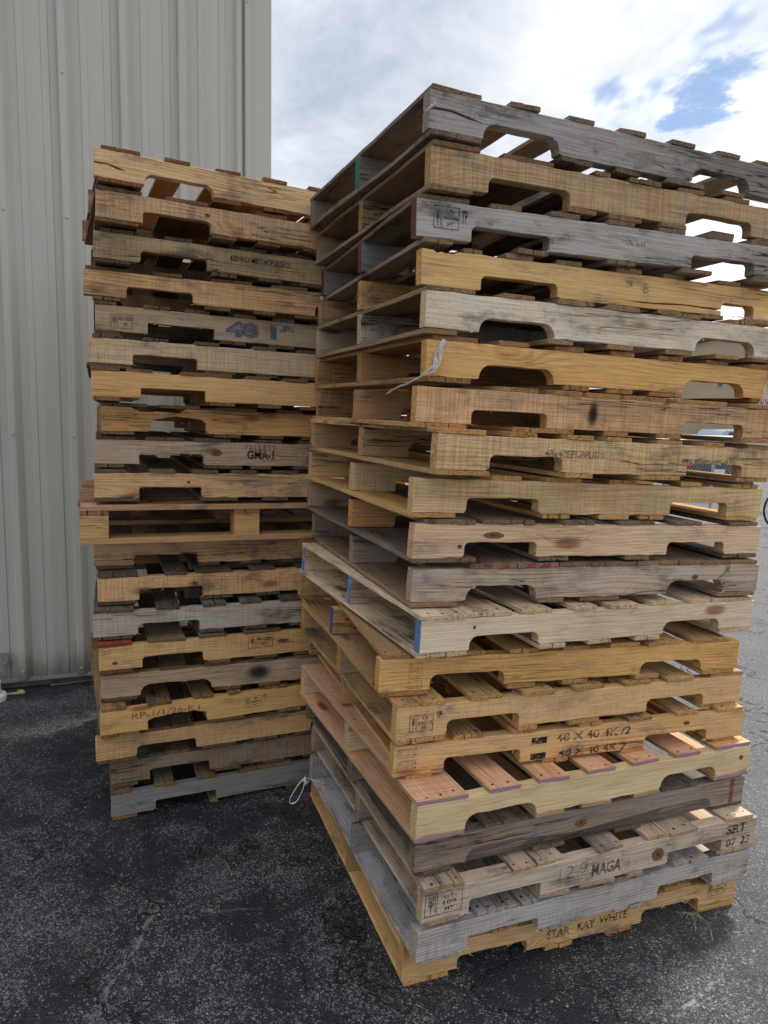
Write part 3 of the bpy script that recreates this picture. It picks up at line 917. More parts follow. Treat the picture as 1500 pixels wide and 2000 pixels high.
def stringer_outline(notches, depth=0.038, rad=0.02, slits_left=(), notch_slit=None, chips=(), rough=0.0009, torn=None):
    """outline of a notched stringer: length along X, height along Z"""
    pts = [(0, 0)]
    for i, (a, b) in enumerate(notches):
        r = min(rad, depth * 0.95, (b - a) / 2.5)
        d = depth + rs.uniform(-0.002, 0.003)
        corner_break(pts, a, -1, d - r if not notch_slit else .004)
        if notch_slit and notch_slit[0] == i and notch_slit[1] == 'L':
            zc, ln = notch_slit[2], notch_slit[3]
            zc = min(zc, d - r - 0.006) if zc < d else zc
            pts += [(a + 0.001, zc - 0.0025), (a - ln * 0.35, zc + 0.002), (a - ln * 0.7, zc - 0.004), (a - ln, zc), (a - ln * 0.7, zc - 0.001), (a - ln * 0.35, zc + 0.0055), (a, zc + 0.003)]
        if r > 0.004:
            for q in range(6):
                t = math.pi - q / 5 * math.pi / 2
                pts.append((a + r + r * math.cos(t), d - r + r * math.sin(t)))
        else:
            pts.append((a, d))
        if torn and torn[0] == i:
            m_ = 9
            for q in range(1, m_):
                t = q / m_
                pts.append((a + (b - a) * t, d + torn[1] * math.sin(math.pi * t) ** 0.6 + rs.uniform(-0.003, 0.003)))
        if r > 0.004:
            for q in range(6):
                t = math.pi / 2 - q / 5 * math.pi / 2
                pts.append((b - r + r * math.cos(t), d - r + r * math.sin(t)))
        else:
            pts.append((b, d))
        corner_break(pts, b, 1, d - r)
    pts.append((LEN, 0))
    pts.append((LEN, SH))
    for (c0, c1, dp) in sorted(chips, reverse=True):
        pts.append((c1, SH))
        for q in range(1, 6):
            t = q / 6
            pts.append((c1 + (c0 - c1) * t, SH - dp * (0.5 + rs.random() * 0.6)))
        pts.append((c0, SH))
    pts.append((0, SH))
    for (zc, ln) in sorted(slits_left, reverse=True):
        pts += [(0, zc + 0.003), (ln * 0.4, zc + 0.0035), (ln * 0.75, zc - 0.004), (ln, zc - 0.012), (ln * 0.72, zc - 0.009), (ln * 0.4, zc - 0.0005), (0, zc - 0.003)]
    return jag(pts, rough * rs.uniform(.7, 2.2), .035)


def board_outline(ln, wd, split=0.3, rough=0.0008):
    """outline of a deck board, length along X; some ends have split or are chewed"""
    e0, e1 = rs.uniform(-0.003, 0.003), rs.uniform(-0.004, 0.004)
    pts = [(e0, 0.0), (ln + e1, 0.0), (ln - e1, wd)]
    left = [(-e0, wd)]
    kn = 0
    if rs.random() < split:
        kn = 1 if rs.random() < 0.6 or wd < 0.08 else 2
    for i in range(kn):
        yc = wd * (i + 1) / (kn + 1) + rs.uniform(-0.12, 0.12) * wd
        yc = wd - yc if False else yc
        left.append(yc)
    ys_ = sorted([q for q in left[1:]], reverse=True)
    pts.append((-e0, wd))
    for yc in ys_:
        L = rs.uniform(0.05, 0.22)
        g = rs.uniform(0.0009, 0.0019)
        pts += [(rs.uniform(-0.003, 0.003), yc + g), (L * 0.5, yc + g * 0.8 + 0.001), (L, yc + rs.uniform(-0.003, 0.003)), (L * 0.5, yc - g * 0.8 + 0.001), (rs.uniform(-0.004, 0.004), yc - g)]
    return jag(pts, rough * rs.uniform(.6, 2.4), 0.075)


def fill(rows, end=LEN, lead=0.135, w=0.09, gap=0.30):
    """the boards read off the picture, cleaned up, and the ones hidden behind the neighbour stack"""
    rows = sorted(rows)
    out = []
    for a, b in rows:
        a, b = max(a, -0.004), min(b, end + 0.004)
        if out and a < out[-1][1] + 0.002:
            a = out[-1][1] + 0.002
        if b - a > 0.03:
            out.append((a, b))
    while out and out[-1][1] < end - lead - 0.05:
        a = out[-1][1] + rs.uniform(0.07, 0.10)
        b = a + w + rs.uniform(-0.006, 0.01)
        if b > end - lead - 0.03:
            out.append((end - lead, end))
            break
        out.append((a, b))
    res = []
    for i, r in enumerate(out):
        if i and r[0] - out[i - 1][1] > gap:
            mid = (r[0] + out[i - 1][1]) / 2
            res.append((mid - 0.045, mid + 0.045))
        res.append(r)
    return res


def tint(c, r, amt=0.10):
    k = 1 + r.uniform(-amt, amt)
    j = r.uniform(-0.03, 0.03)
    return tuple(max(0.02, min(0.85, q * k * (1 + j * s_))) for q, s_ in zip(c, (1, 0, -1)))


def col4(c, wear):
    l_ = 0.35 * c[0] + 0.5 * c[1] + 0.15 * c[2]
    s_ = min(1.0, (max(c) - min(c)) / max(c) / 0.5)
    kk = [p + (q - p) * s_ for p, q in zip((1.08, 1.06, 1.06), (1.50, 1.31, 1.13))]
    c = [max(0.015, (l_ + (q - l_) * 1.06) * k_) for q, k_ in zip(c, kk)]
    m_ = max(c)
    if m_ > 0.80:
        c = [q * 0.80 / m_ for q in c]
    return (c[0], c[1], c[2], wear)


GREY, BLUEGREY = (0.33, 0.31, 0.29), (0.34, 0.335, 0.335)
BROWN, TAN, HONEY, PALE, CREAM = (0.31, 0.225, 0.14), (0.43, 0.315, 0.19), (0.55, 0.37, 0.165), (0.62, 0.50, 0.30), (0.66, 0.585, 0.43)

# key: stringer colour, stringer wear, board colour, board wear, options, label
SPEC = {
 'R1': ((0.36, 0.35, 0.345), .75, (0.30, 0.255, 0.21), .8, dict(rad=.034, slits_left=((.047, .150),), mid='green'), 'topmost pallet of the right stack, grey stringer cracked at its left end'),
 'R2': ((0.36, 0.29, 0.19), .65, (0.33, 0.26, 0.19), .7, dict(rad=.018), 'dull brown pallet second from the top of the right stack'),
 'R3': ((0.42, 0.41, 0.395), .7, (0.34, 0.29, 0.24), .7, dict(rad=.012, ends='maroon'), 'weathered grey pallet third from top of right stack, boxed stamp at its left end'),
 'R4': ((0.62, 0.47, 0.25), .35, (0.42, 0.34, 0.25), .6, dict(rad=.016, notch_slit=(1, 'L', .026, .42), chips=((.03, .10, .007),)), 'yellow pallet fourth from top of right stack, lower edge of stringer split away'),
 'R5': ((0.64, 0.60, 0.52), .35, (0.46, 0.37, 0.26), .55, dict(rad=.034), 'whitish clean pallet fifth from the top of the right stack'),
 'R6': ((0.62, 0.435, 0.205), .2, (0.42, 0.28, 0.16), .5, dict(rad=.034, mid_col=(0.30, 0.20, 0.11)), 'golden pallet with torn white film hanging at its left corner'),  # mid_col darkened, shade behind the notches painted into the middle stringer
 'R7': ((0.50, 0.365, 0.235), .4, (0.44, 0.31, 0.18), .5, dict(rad=.014), 'brown banded pallet with a black spray mark, right stack seventh from top'),
 'R8': ((0.52, 0.43, 0.28), .5, (0.50, 0.37, 0.20), .4, dict(rad=.016), 'tan pallet eighth from top of right stack with faint grey print twice along it'),
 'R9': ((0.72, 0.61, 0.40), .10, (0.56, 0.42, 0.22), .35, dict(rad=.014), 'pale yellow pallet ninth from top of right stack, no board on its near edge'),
 'R10': ((0.62, 0.51, 0.38), .25, (0.34, 0.29, 0.24), .75, dict(rad=.014, mid_col=(0.46, 0.29, 0.13)), 'pinkish pallet tenth from top of right stack under grey boards'),
 'R11': ((0.46, 0.41, 0.36), .5, (0.38, 0.31, 0.25), .6, dict(rad=.036, bends='red'), 'grey brown pallet with close-set boards, some ends marked red'),
 'R12': ((0.76, 0.69, 0.55), .12, (0.62, 0.55, 0.44), .35, dict(rad=.024, ends='blue', depth=.036), 'cream pallet with blue painted stringer ends in the right stack'),
 'R13': ((0.62, 0.44, 0.20), .3, (0.42, 0.30, 0.17), .6, dict(rad=.024, mid='purple'), 'orange yellow pallet jutting left just below the blue ended pallet'),
 'R14': ((0.52, 0.39, 0.23), .4, (0.46, 0.34, 0.18), .55, dict(rad=.016), 'tan pallet under the orange yellow one, small boxed stamp near its left end'),
 'R15': ((0.52, 0.38, 0.21), .45, (0.47, 0.33, 0.18), .5, dict(rad=.014, notch_slit=(1, 'L', .024, .36)), 'tan pallet with two rows of cracked black stencil, above the plywood boarded pallet'),
 'R16': ((0.76, 0.665, 0.465), .04, (0.72, 0.50, 0.36), .05, dict(rad=.032, ply=True), 'new yellow pallet with pink edged plywood boards'),
 'R17': ((0.26, 0.23, 0.205), .85, (0.25, 0.225, 0.20), .85, dict(rad=.038), 'dark grey brown pallet just under the plywood boarded one, red stripe at right'),
 'R18': ((0.47, 0.42, 0.36), .55, (0.42, 0.37, 0.31), .6, dict(rad=.008, infill=((.120, .272), (.956, 1.076)), red_right=True), 'grey pallet third from the bottom of right stack, bold stencils at both ends'),
 'R19': ((0.48, 0.475, 0.475), .55, (0.43, 0.425, 0.42), .65, dict(rad=.012, white=True), 'light grey pallet second from bottom of right stack, whitened inside'),
 'R20': ((0.46, 0.35, 0.205), .5, (0.50, 0.36, 0.19), .55, dict(rad=.014), 'tan bottom pallet of the right stack resting on the asphalt'),
 'L1': ((0.56, 0.45, 0.30), .4, (0.38, 0.24, 0.14), .5, dict(rad=.03, slits_left=((.042, .10),)), 'topmost pallet of the left stack, pale stringer split at left end'),
 'L2': ((0.46, 0.365, 0.25), .5, (0.33, 0.25, 0.17), .75, dict(rad=.014), 'brown pallet second from the top of the left stack'),
 'L3': ((0.38, 0.325, 0.22), .6, (0.24, 0.21, 0.17), .9, dict(rad=.012), 'olive tan pallet third from top of left stack with small print'),
 'L4': ((0.52, 0.385, 0.24), .35, (0.30, 0.24, 0.17), .8, dict(rad=.014), 'tan pallet fourth from top of left stack, shifted left'),
 'L5': ((0.37, 0.31, 0.235), .65, (0.26, 0.22, 0.18), .85, dict(rad=.002), 'brown pallet fifth from top of left stack with faded blue paint'),
 'L6': ((0.50, 0.425, 0.31), .45, (0.27, 0.23, 0.19), .8, dict(rad=.010), 'pale grey tan pallet sixth from top of left stack, dark board sticking out left'),
 'L7': ((0.60, 0.43, 0.23), .25, (0.38, 0.27, 0.17), .6, dict(rad=.002), 'golden pallet seventh from top of left stack with square notch'),
 'L8': ((0.57, 0.39, 0.20), .45, (0.33, 0.26, 0.19), .75, dict(rad=.004, torn=(0, .022), chips=((.10, .30, .016),)), 'honey brown pallet with torn splintered stringer, left stack eighth from top'),
 'L9': ((0.44, 0.38, 0.31), .6, (0.27, 0.23, 0.19), .8, dict(rad=.012), 'grey brown pallet ninth from top of left stack with bold black stencil'),
 'L10': ((0.52, 0.40, 0.25), .45, (0.28, 0.24, 0.19), .75, dict(rad=.010), 'tan pallet lying on the block pallet in the left stack'),
 'L12': ((0.46, 0.35, 0.23), .5, (0.26, 0.23, 0.19), .8, dict(rad=.010), 'brown pallet directly under the block pallet in the left stack'),
 'L13': ((0.52, 0.385, 0.23), .4, (0.25, 0.225, 0.20), .8, dict(rad=.012), 'tan pallet thirteenth from top of left stack, round knot by its notch'),
 'L14': ((0.47, 0.445, 0.41), .55, (0.26, 0.23, 0.20), .8, dict(rad=.014), 'light grey pallet of the left stack resting on a red edged board'),
 'L15': ((0.66, 0.51, 0.28), .2, (0.29, 0.24, 0.18), .75, dict(rad=.012, bfirst=(0.20, 0.055, 0.045)), 'yellow pallet of the left stack with a crisp boxed stamp at right'),
 'L16': ((0.38, 0.32, 0.24), .65, (0.32, 0.26, 0.19), .7, dict(rad=.036), 'grey brown pallet of the left stack with arched notch and dark smudge'),
 'L17': ((0.64, 0.465, 0.225), .25, (0.42, 0.32, 0.19), .55, dict(rad=.010, torn=(0, .010)), 'honey yellow pallet fourth from the bottom of the left stack, faint brown writing'),
 'L18': ((0.50, 0.375, 0.22), .4, (0.30, 0.25, 0.19), .8, dict(rad=.014), 'tan pallet third from the bottom of the left stack'),
 'L19': ((0.23, 0.19, 0.145), .85, (0.29, 0.235, 0.17), .85, dict(rad=.014), 'dark dirty pallet second from the bottom of the left stack'),
 'L20': ((0.25, 0.245, 0.245), .8, (0.34, 0.27, 0.19), .6, dict(rad=.008), 'grey bottom pallet of the left stack on the asphalt'),
}
END_MAT = {'blue': WOOD_BLUE, 'purple': WOOD_PURPLE, 'maroon': WOOD_MAROON, 'green': WOOD_GREEN, 'red': WOOD_RED}
BOARD_TONE = {'R6': .72, 'R7': .75, 'R8': .8, 'R9': .85, 'R12': .95, 'R13': .85, 'R14': .85, 'R15': .85, 'R16': 1.0, 'R18': .95, 'R19': .95, 'R20': .85}
STRINGER = {}          # front stringers by key, for stamps
PALLET = {}


def pallet_empty(k, label):
    O, d, nn, uu = pose_axes(k)
    e = link('wooden_pallet', None)
    mw = Matrix.Identity(4)
    org = O - uu * TB
    for i in range(3):
        mw[i][0], mw[i][1], mw[i][2] = d[i], nn[i], uu[i]
    mw.translation = org
    e.matrix_world = mw
    e.empty_display_size = 0.1
    tag(e, label, 'pallet', 'pallets of the right stack' if k[0] == 'R' else 'pallets of the left stack')
    PALLET[k] = e
    return e


def nails(pal, boards, z):
    nb = MB()
    for (a, b) in boards:
        for yy in (0.019, 0.508, 0.997):
            for t in ((0.25, 0.75) if b - a < 0.11 else (0.18, 0.5, 0.82)):
                x0, y0 = a + (b - a) * t + rs.uniform(-0.008, 0.008), yy + rs.uniform(-0.009, 0.009)
                r_ = rs.uniform(0.0032, 0.0052)
                nb.quad([(x0 + r_ * math.cos(q * math.pi / 3), y0 + r_ * math.sin(q * math.pi / 3) * 0.9, z + 0.0006) for q in range(6)])
    link('nails', nb.mesh('nails'), NAIL, pal, kind='stuff')


def make_pallet(k):
    sc_, sw, bc, bw, opt, label = SPEC[k]
    pal = pallet_empty(k, label)
    bc = tuple(q * BOARD_TONE.get(k, .60 if k[0] == 'R' else .52) for q in bc)
    r = rs
    nt = [n_ for n_ in NOTCH[k]]
    if len(nt) == 1:
        nt.append((0.838 + r.uniform(-.006, .006), 1.067 + r.uniform(-.006, .006)))
    if k == 'R4':
        nt = [(0.170, 0.405), (0.985, 1.115)]
    so_kw = {q: opt[q] for q in ('depth', 'rad', 'slits_left', 'notch_slit', 'chips', 'torn') if q in opt}
    emat = END_MAT.get(opt.get('ends'), WOOD)
    for i, yy in enumerate((0.0, 0.489, 0.978)):
        c = sc_ if i == 0 else opt.get('mid_col', tint(tuple(q * .68 for q in sc_), r, 0.12)) if i == 1 else tint(tuple(0.42 * (p + q) for p, q in zip(sc_, bc)), r, 0.12)  # inner stringers darker: shade inside the stack put into their colour
        if i == 0:
            prof = stringer_outline(nt, **so_kw)
        else:
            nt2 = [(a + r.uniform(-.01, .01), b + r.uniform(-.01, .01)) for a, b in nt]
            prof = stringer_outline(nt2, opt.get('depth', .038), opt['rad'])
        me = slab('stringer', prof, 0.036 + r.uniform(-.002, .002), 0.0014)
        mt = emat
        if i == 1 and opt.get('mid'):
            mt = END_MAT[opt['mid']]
        st = link('stringer', me, mt, pal, (0 if i == 0 else r.uniform(-.004, .006), yy, TB), color=col4(c, sw if i == 0 else min(1, sw + .25)))  # extra wear inside: dirt that also deepens the painted shade
        if i == 0:
            STRINGER[k] = st
            if sw > .3:
                sp = MB()
                for (a, b) in nt:
                    for q in range(rs.randint(2, 6)):
                        x0 = rs.choice((a - rs.uniform(.0, .02), b + rs.uniform(.0, .02), rs.uniform(a, b)))
                        z0 = .0005 if x0 < a or x0 > b else opt.get('depth', .038) - .002
                        L = rs.uniform(.006, .022) * (1 if rs.random() < .5 else -1)
                        y0 = rs.uniform(.001, .01)
                        dz_ = rs.uniform(.001, .006)
                        sp.quad([(x0, y0 - .003, z0 + .002), (x0 + L, y0 - rs.uniform(.004, .009), z0 - dz_), (x0 + L * .2, y0, z0 + .003)])
                        sp.quad([(x0, y0 - .003, z0 + .002), (x0 + L * .2, y0 + .001, z0 + .001), (x0 + L, y0 - .006, z0 - dz_)])
                link('splinters', sp.mesh('splinters'), WOOD, st, kind='stuff', color=col4(tuple(min(.8, q * 1.15) for q in sc_), .1))
    tops, bots = fill(TOPB[k]), fill(BOTB[k], gap=0.42)
    for lvl, rows in (('t', tops), ('b', bots)):
        for bi, (a, b) in enumerate(rows):
            wd = b - a
            wear = min(1, max(0, bw + r.uniform(-.15, .15)))
            c = tint(bc, r, 0.16)
            mt = WOOD
            if opt.get('ply'):
                mt, c, wear = (PLY if lvl == 't' or bi in (0, len(rows) - 1) else PLY_PLAIN), tint(bc, r, .05), .03
            if opt.get('bends') == 'red' and lvl == 't' and bi in (0, 1, 2):
                mt = WOOD_RED
            if opt.get('bfirst') and lvl == 't' and bi == 0:
                c, wear = opt['bfirst'], .5
            if opt.get('white') and lvl == 'b' and bi == 0:
                c, wear = (0.47, 0.48, 0.51), .45
            if k == 'R12' and lvl == 'b' and bi == 0:
                wear = .8
            name = 'deck_board' if lvl == 't' else 'bottom_board'
            me = slab(name, board_outline(WID, wd, 0.15 + 0.45 * wear if not opt.get('ply') else 0), TB - 0.0008, 0.0012, 'XY')
            fr = r.uniform(-.004, .003)
            amp_ = 0 if opt.get('ply') else r.uniform(-.0022, .0022)
            if k == 'R1' and lvl == 'b' and bi == 0:
                amp_ = -.006
            for vv in me.vertices:
                vv.co.z += amp_ * math.sin(vv.co.x / WID * math.tau) + (0 if opt.get('ply') else r.uniform(-.0006, .0006))
            if opt.get('ply'):
                fr = r.uniform(-.001, .001)
            z = TB + SH + 0.0004 if lvl == 't' else 0.0
            skew = r.uniform(-.006, .006)
            if k == 'R13' and lvl == 't' and bi == 0:
                skew = -0.045
            # board runs into the depth: its own X becomes the pallet's Y
            link(name, me, mt, pal, (b, fr, z), (0, 0, math.pi / 2 + skew), color=col4(c, wear))
    if 'infill' in opt:
        for (a, b) in opt['infill']:
            me = slab('infill_piece', jag([(0, 0), (b - a - .004, 0), (b - a - .004, .036), (0, .036)], .0006), TB - 0.004, 0.001, 'XY')
            link('infill_piece', me, WOOD, pal, (a + .002, 0.001, TB + SH + .0004), color=col4(tint(sc_, r, .05), sw))
    nails(pal, tops, TB + SH + TB - 0.0004)
    return pal


for k in SPEC:
    make_pallet(k)


# ---- the block pallet in the left stack
def make_block_pallet():
    O12, d12, n12, u12 = pose_axes('L12')
    O, d, nn, uu = pose_axes('L11')
    e = link('wooden_pallet', None)
    z0 = POSE['L12'][2] + SH + TB + 0.001
    mw = Matrix.Identity(4)
    for i in range(3):
        mw[i][0], mw[i][1], mw[i][2] = d[i], nn[i], uu[i]
    mw.translation = O + d * -0.055 + nn * -0.01
    mw.translation.z = z0
    e.matrix_world = mw
    tag(e, 'block pallet in the middle of the left stack, square blocks between long boards', 'pallet', 'pallets of the left stack')
    PALLET['L11'] = e
    r = rs
    for i, yy in enumerate((0.0, 0.46, 0.92)):
        me = slab('bottom_board', board_outline(1.21, 0.10, 0.2), 0.021, .0015, 'XY')
        link('bottom_board', me, WOOD, e, (0, yy, 0), color=col4(tint((0.40, 0.285, 0.17), r, .06), .55))
        for j, xx in enumerate((0.0, 0.553, 1.11)):
            me = slab('block', jag([(0, 0), (0.098, 0), (0.098, 0.084), (0, 0.084)], .0008), 0.098, .0018)
            link('block', me, WOOD, e, (xx, yy + 0.001, 0.0212), color=col4(tint((0.44, 0.325, 0.18), r, .08), .5))
    for j, xx in enumerate((0.0, 0.553, 1.11)):
        me = slab('cross_board', board_outline(1.02, 0.098, 0.4), 0.018, .0015, 'XY')
        link('cross_board', me, WOOD, e, (xx + 0.098, 0.002, 0.1055), (0, 0, math.pi / 2), color=col4(tint((0.26, 0.19, 0.12), r, .1), .7))
    yy = 0.0
    while yy < 0.95:
        me = slab('deck_board', board_outline(1.21, 0.092, 0.2), 0.021, .0015, 'XY')
        link('deck_board', me, WOOD, e, (r.uniform(-.01, .004), yy, 0.1238), color=col4(tint((0.38, 0.265, 0.17), r, .1), .6))
        yy += 0.1165


make_block_pallet()

# ------------------------------------------------------------------ print and paint on the stringers
FONT_DG = None


def text_mesh(body, bold=0.0):
    cu_ = bpy.data.curves.new('lettering', 'FONT')
    cu_.body = body
    cu_.size = 1.0
    cu_.offset = bold
    cu_.resolution_u = 3
    ob = bpy.data.objects.new('lettering', cu_)
    COL.objects.link(ob)
    bpy.context.view_layer.update()
    dg = bpy.context.evaluated_depsgraph_get()
    me = bpy.data.meshes.new_from_object(ob.evaluated_get(dg))
    vs = [v.co.copy() for v in me.vertices]
    fs = [tuple(p.vertices) for p in me.polygons]
    bpy.data.objects.remove(ob)
    bpy.data.curves.remove(cu_)
    bpy.data.meshes.remove(me)
    return vs, fs


def put_text(mb, body, x, z, w_, h_, bold=0.0, cut=False, rotv=False):
    """adds lettering filling the box centred at x, z on the stringer's face"""
    vs, fs = text_mesh(body, bold)
    x0, x1 = min(v.x for v in vs), max(v.x for v in vs)
    y0, y1 = min(v.y for v in vs), max(v.y for v in vs)
    b = len(mb.v)
    for v in vs:
        uu, vv = (v.x - x0) / (x1 - x0) - 0.5, (v.y - y0) / (y1 - y0) - 0.5
        if rotv:
            uu, vv = -vv, uu
        mb.v.append((x + uu * w_, -0.0007, z + vv * h_))
    mb.f += [tuple(b + i for i in f) for f in fs]


def rect(mb, x0, x1, z0, z1):
    mb.quad([(x0, -0.0007, z0), (x1, -0.0007, z0), (x1, -0.0007, z1), (x0, -0.0007, z1)])


def frame(mb, x, z, w_, h_, t=0.0017):
    x0, x1, z0, z1 = x - w_ / 2, x + w_ / 2, z - h_ / 2, z + h_ / 2
    rect(mb, x0, x1, z0, z0 + t)
    rect(mb, x0, x1, z1 - t, z1)
    rect(mb, x0, x0 + t, z0 + t, z1 - t)
    rect(mb, x1 - t, x1, z0 + t, z1 - t)


def wheat(mb, x, z, w_, h_):
    """the ear of wheat of a heat treatment mark, with its upright letters"""
    rect(mb, x - w_ * .04, x + w_ * .04, z - h_ * .45, z + h_ * .35)
    for q in range(5):
        zz = z - h_ * .12 + q * h_ * .11
        for s_ in (-1, 1):
            a, b = x + s_ * w_ * .05, x + s_ * w_ * .30
            pts = [(a, -0.0007, zz), (b, -0.0007, zz + h_ * .10), (b, -0.0007, zz + h_ * .15), (a, -0.0007, zz + h_ * .06)]
            mb.quad(pts if s_ > 0 else pts[::-1])
    for q in range(4):
        rect(mb, x + w_ * .38, x + w_ * .46, z - h_ * .4 + q * h_ * .2, z - h_ * .28 + q * h_ * .2)


def stamp(k, x, z, w_, h_, lines, ink=INK, bold=0.012, side=True):
    mb = MB()
    frame(mb, x, z, w_, h_)
    tx, tw = x, w_ * 0.88
    if side:
        wheat(mb, x - w_ * .34, z, w_ * .26, h_ * .86)
        rect(mb, x - w_ * .19, x - w_ * .175, z - h_ * .5, z + h_ * .5)
        tx, tw = x + w_ * .16, w_ * .58
    n_ = len(lines)
    for i, t in enumerate(lines):
        put_text(mb, t, tx, z + h_ * (0.5 - (i + 0.5) / n_) * 0.86, tw * min(1, len(t) / 5.0), h_ * 0.86 / n_ * 0.66, bold)
    link('stamp', mb.mesh('stamp'), ink, STRINGER[k])


def print_on(k, x, z, w_, h_, body, ink=INK, bold=0.012, rotv=False):
    mb = MB()
    put_text(mb, body, x, z, w_, h_, bold, rotv=rotv)
    link('lettering', mb.mesh('lettering'), ink, STRINGER[k])


stamp('R3', .081, .051, .070, .054, ['US-', '164540', 'HT'])
print_on('R3', .131, .058, .016, .030, 'TP', INK)
print_on('R3', .653, .049, .064, .014, 'CBL 16 HI', INK_FADED)
print_on('R4', .640, .060, .026, .014, '3', INK_FADED, -0.01)
print_on('R4', .700, .054, .020, .028, '8', INK_FADED, -0.012)
print_on('R8', .422, .050, .201, .021, '48x40EPI-PPL078', INK_FADED)
print_on('R8', .920, .044, .225, .014, '48x40EPI-PPL078', INK_FADED)
stamp('R14', .074, .041, .070, .047, ['US', '03510', 'HT'], INK)
print_on('R14', .125, .060, .016, .020, 'TP', INK, 0.03)
stamp('R15', .034, .066, .046, .026, ['US', 'HT'], INK_FADED, 0.0)
stamp('R15', .034, .030, .046, .030, ['US', '10277', 'HT'], INK_FADED, 0.0)
print_on('R15', .064, .050, .006, .07, 'TP TP', INK_FADED, rotv=True)
print_on('R15', .640, .064, .265, .026, '48 X 40 4K /2', INK_STENCIL, 0.02)
print_on('R15', .640, .015, .240, .024, '48 X 40 4K 2', INK_STENCIL, 0.02)
for zz in (.062, .014):
    mb = MB(); rect(mb, .425, .476, zz - .010, zz + .010)
    link('paint_mark', mb.mesh('paint_mark'), INK, STRINGER['R15'])
stamp('R13', .102, .068, .040, .018, ['US', 'HT'], INK_BROWN, 0.0)
stamp('R13', .102, .044, .040, .022, ['US', 'HT'], INK_BROWN, 0.0)
stamp('R13', .102, .016, .040, .024, ['US', 'HT'], INK_BROWN, 0.0)
stamp('R18', .064, .049, .112, .064, ['GT-', '100', 'HT'], INK, 0.02)
print_on('R18', .606, .039, .109, .040, 'MAGA', INK_FADED, 0.03)
print_on('R18', .462, .051, .050, .040, '12', INK_FADED, -0.022)
print_on('R18', .520, .053, .026, .040, '9', INK_FADED, -0.022)
print_on('R18', 1.129, .066, .088, .034, 'SRT', INK_STENCIL, 0.03)
print_on('R18', 1.112, .0195, .044, .030, '07', INK_STENCIL, 0.03)
print_on('R18', 1.174, .0195, .044, .030, '23', INK_STENCIL, 0.03)
print_on('R20', .512, .038, .082, .029, 'STAR', INK_STENCIL, 0.025)
print_on('R20', .613, .042, .066, .029, 'KAY', INK_STENCIL, 0.025)
print_on('R20', .714, .046, .108, .029, 'WHITE', INK_STENCIL, 0.025)
stamp('R20', 1.128, .058, .068, .044, ['US-', '10610', 'HT'], INK, 0.03)
print_on('R20', 1.172, .058, .008, .040, 'TP HT', INK, rotv=True)
print_on('L3', .530, .057, .120, .022, '48X40 COMBO', INK)
print_on('L3', .650, .057, .105, .022, 'HCP 07/24/23', INK)
stamp('L5', .089, .036, .075, .050, ['MX-1750', 'HT'], INK)
print_on('L5', .525, .046, .130, .060, '48', INK_BLUE, 0.07)
print_on('L5', .680, .046, .095, .060, '19', INK_BLUE, 0.07)
print_on('L9', .604, .043, .106, .036, 'GMA-1', INK, 0.03)
print_on('L9', .603, .071, .126, .020, 'PALLETS', INK_FADED)
print_on('L9', .640, .024, .05, .016, 'LSO', INK_FADED)
stamp('L15', .598, .058, .099, .050, ['MX-3029', 'HT'], INK_BROWN if False else INK, 0.02)
print_on('L17', .236, .060, .250, .026, 'RP-1/1/26-K1', INK_BROWN, 0.01)
stamp('L17', .572, .049, .068, .046, ['MX', '1800C', 'HT'], INK)
print_on('L17', .620, .066, .018, .018, 'TP', INK)
stamp('L19', .563, .043, .026, .036, ['HT'], INK_FADED, side=False)
stamp('L19', .682, .060, .066, .036, ['US', 'HT'], INK_FADED)
stamp('L16', .735, .062, .060, .032, ['HT'], INK_FADED, 0.0)
for (k, x, z, w_, h_) in (('L16', .589, .048, .130, .082), ('R7', .524, .0445, .046, .087)):
    mb = MB()
    rect(mb, x - w_ / 2, x + w_ / 2, z - h_ / 2, z + h_ / 2)
    link('paint_mark', mb.mesh('paint_mark'), SPRAY, STRINGER[k])
for (k, x, z, w_, h_) in (('R18', .802, .040, .056, .050), ('L9', .432, .048, .048, .034), ('L13', .352, .052, .032, .022), ('R16', 1.180, .052, .020, .022), ('R15', .985, .066, .030, .016),
                          ('R10', .235, .060, .075, .022), ('L15', .055, .026, .024, .014), ('L15', .690, .052, .055, .022), ('R17', .545, .044, .050, .030), ('L2', .372, .060, .022, .018), ('L10', .330, .058, .016, .014),
                          ('R12', .160, .062, .010, .014), ('R13', .150, .020, .012, .010), ('R10', .135, .030, .018, .014), ('R11', .955, .05, .030, .020), ('L19', .30, .045, .02, .016)):
    mb = MB()
    nseg = 14
    mb.quad([(x + w_ / 2 * math.cos(-q / nseg * 2 * math.pi), -0.0006, z + h_ / 2 * math.sin(-q / nseg * 2 * math.pi)) for q in range(nseg)][::-1])
    link('knot', mb.mesh('knot'), KNOT, STRINGER[k])
mb = MB(); rect(mb, 1.153, 1.172, .004, .086)
link('paint_mark', mb.mesh('paint_mark'), INK_RED, STRINGER['R17'])


# ------------------------------------------------------------------ torn film, strap, straw, scraps
def on(k, x, y, z):
    """point on a pallet: along, into the depth, above its underside"""
    O, d, nn, uu = pose_axes(k)
    return O - uu * TB + d * x + nn * y + uu * z


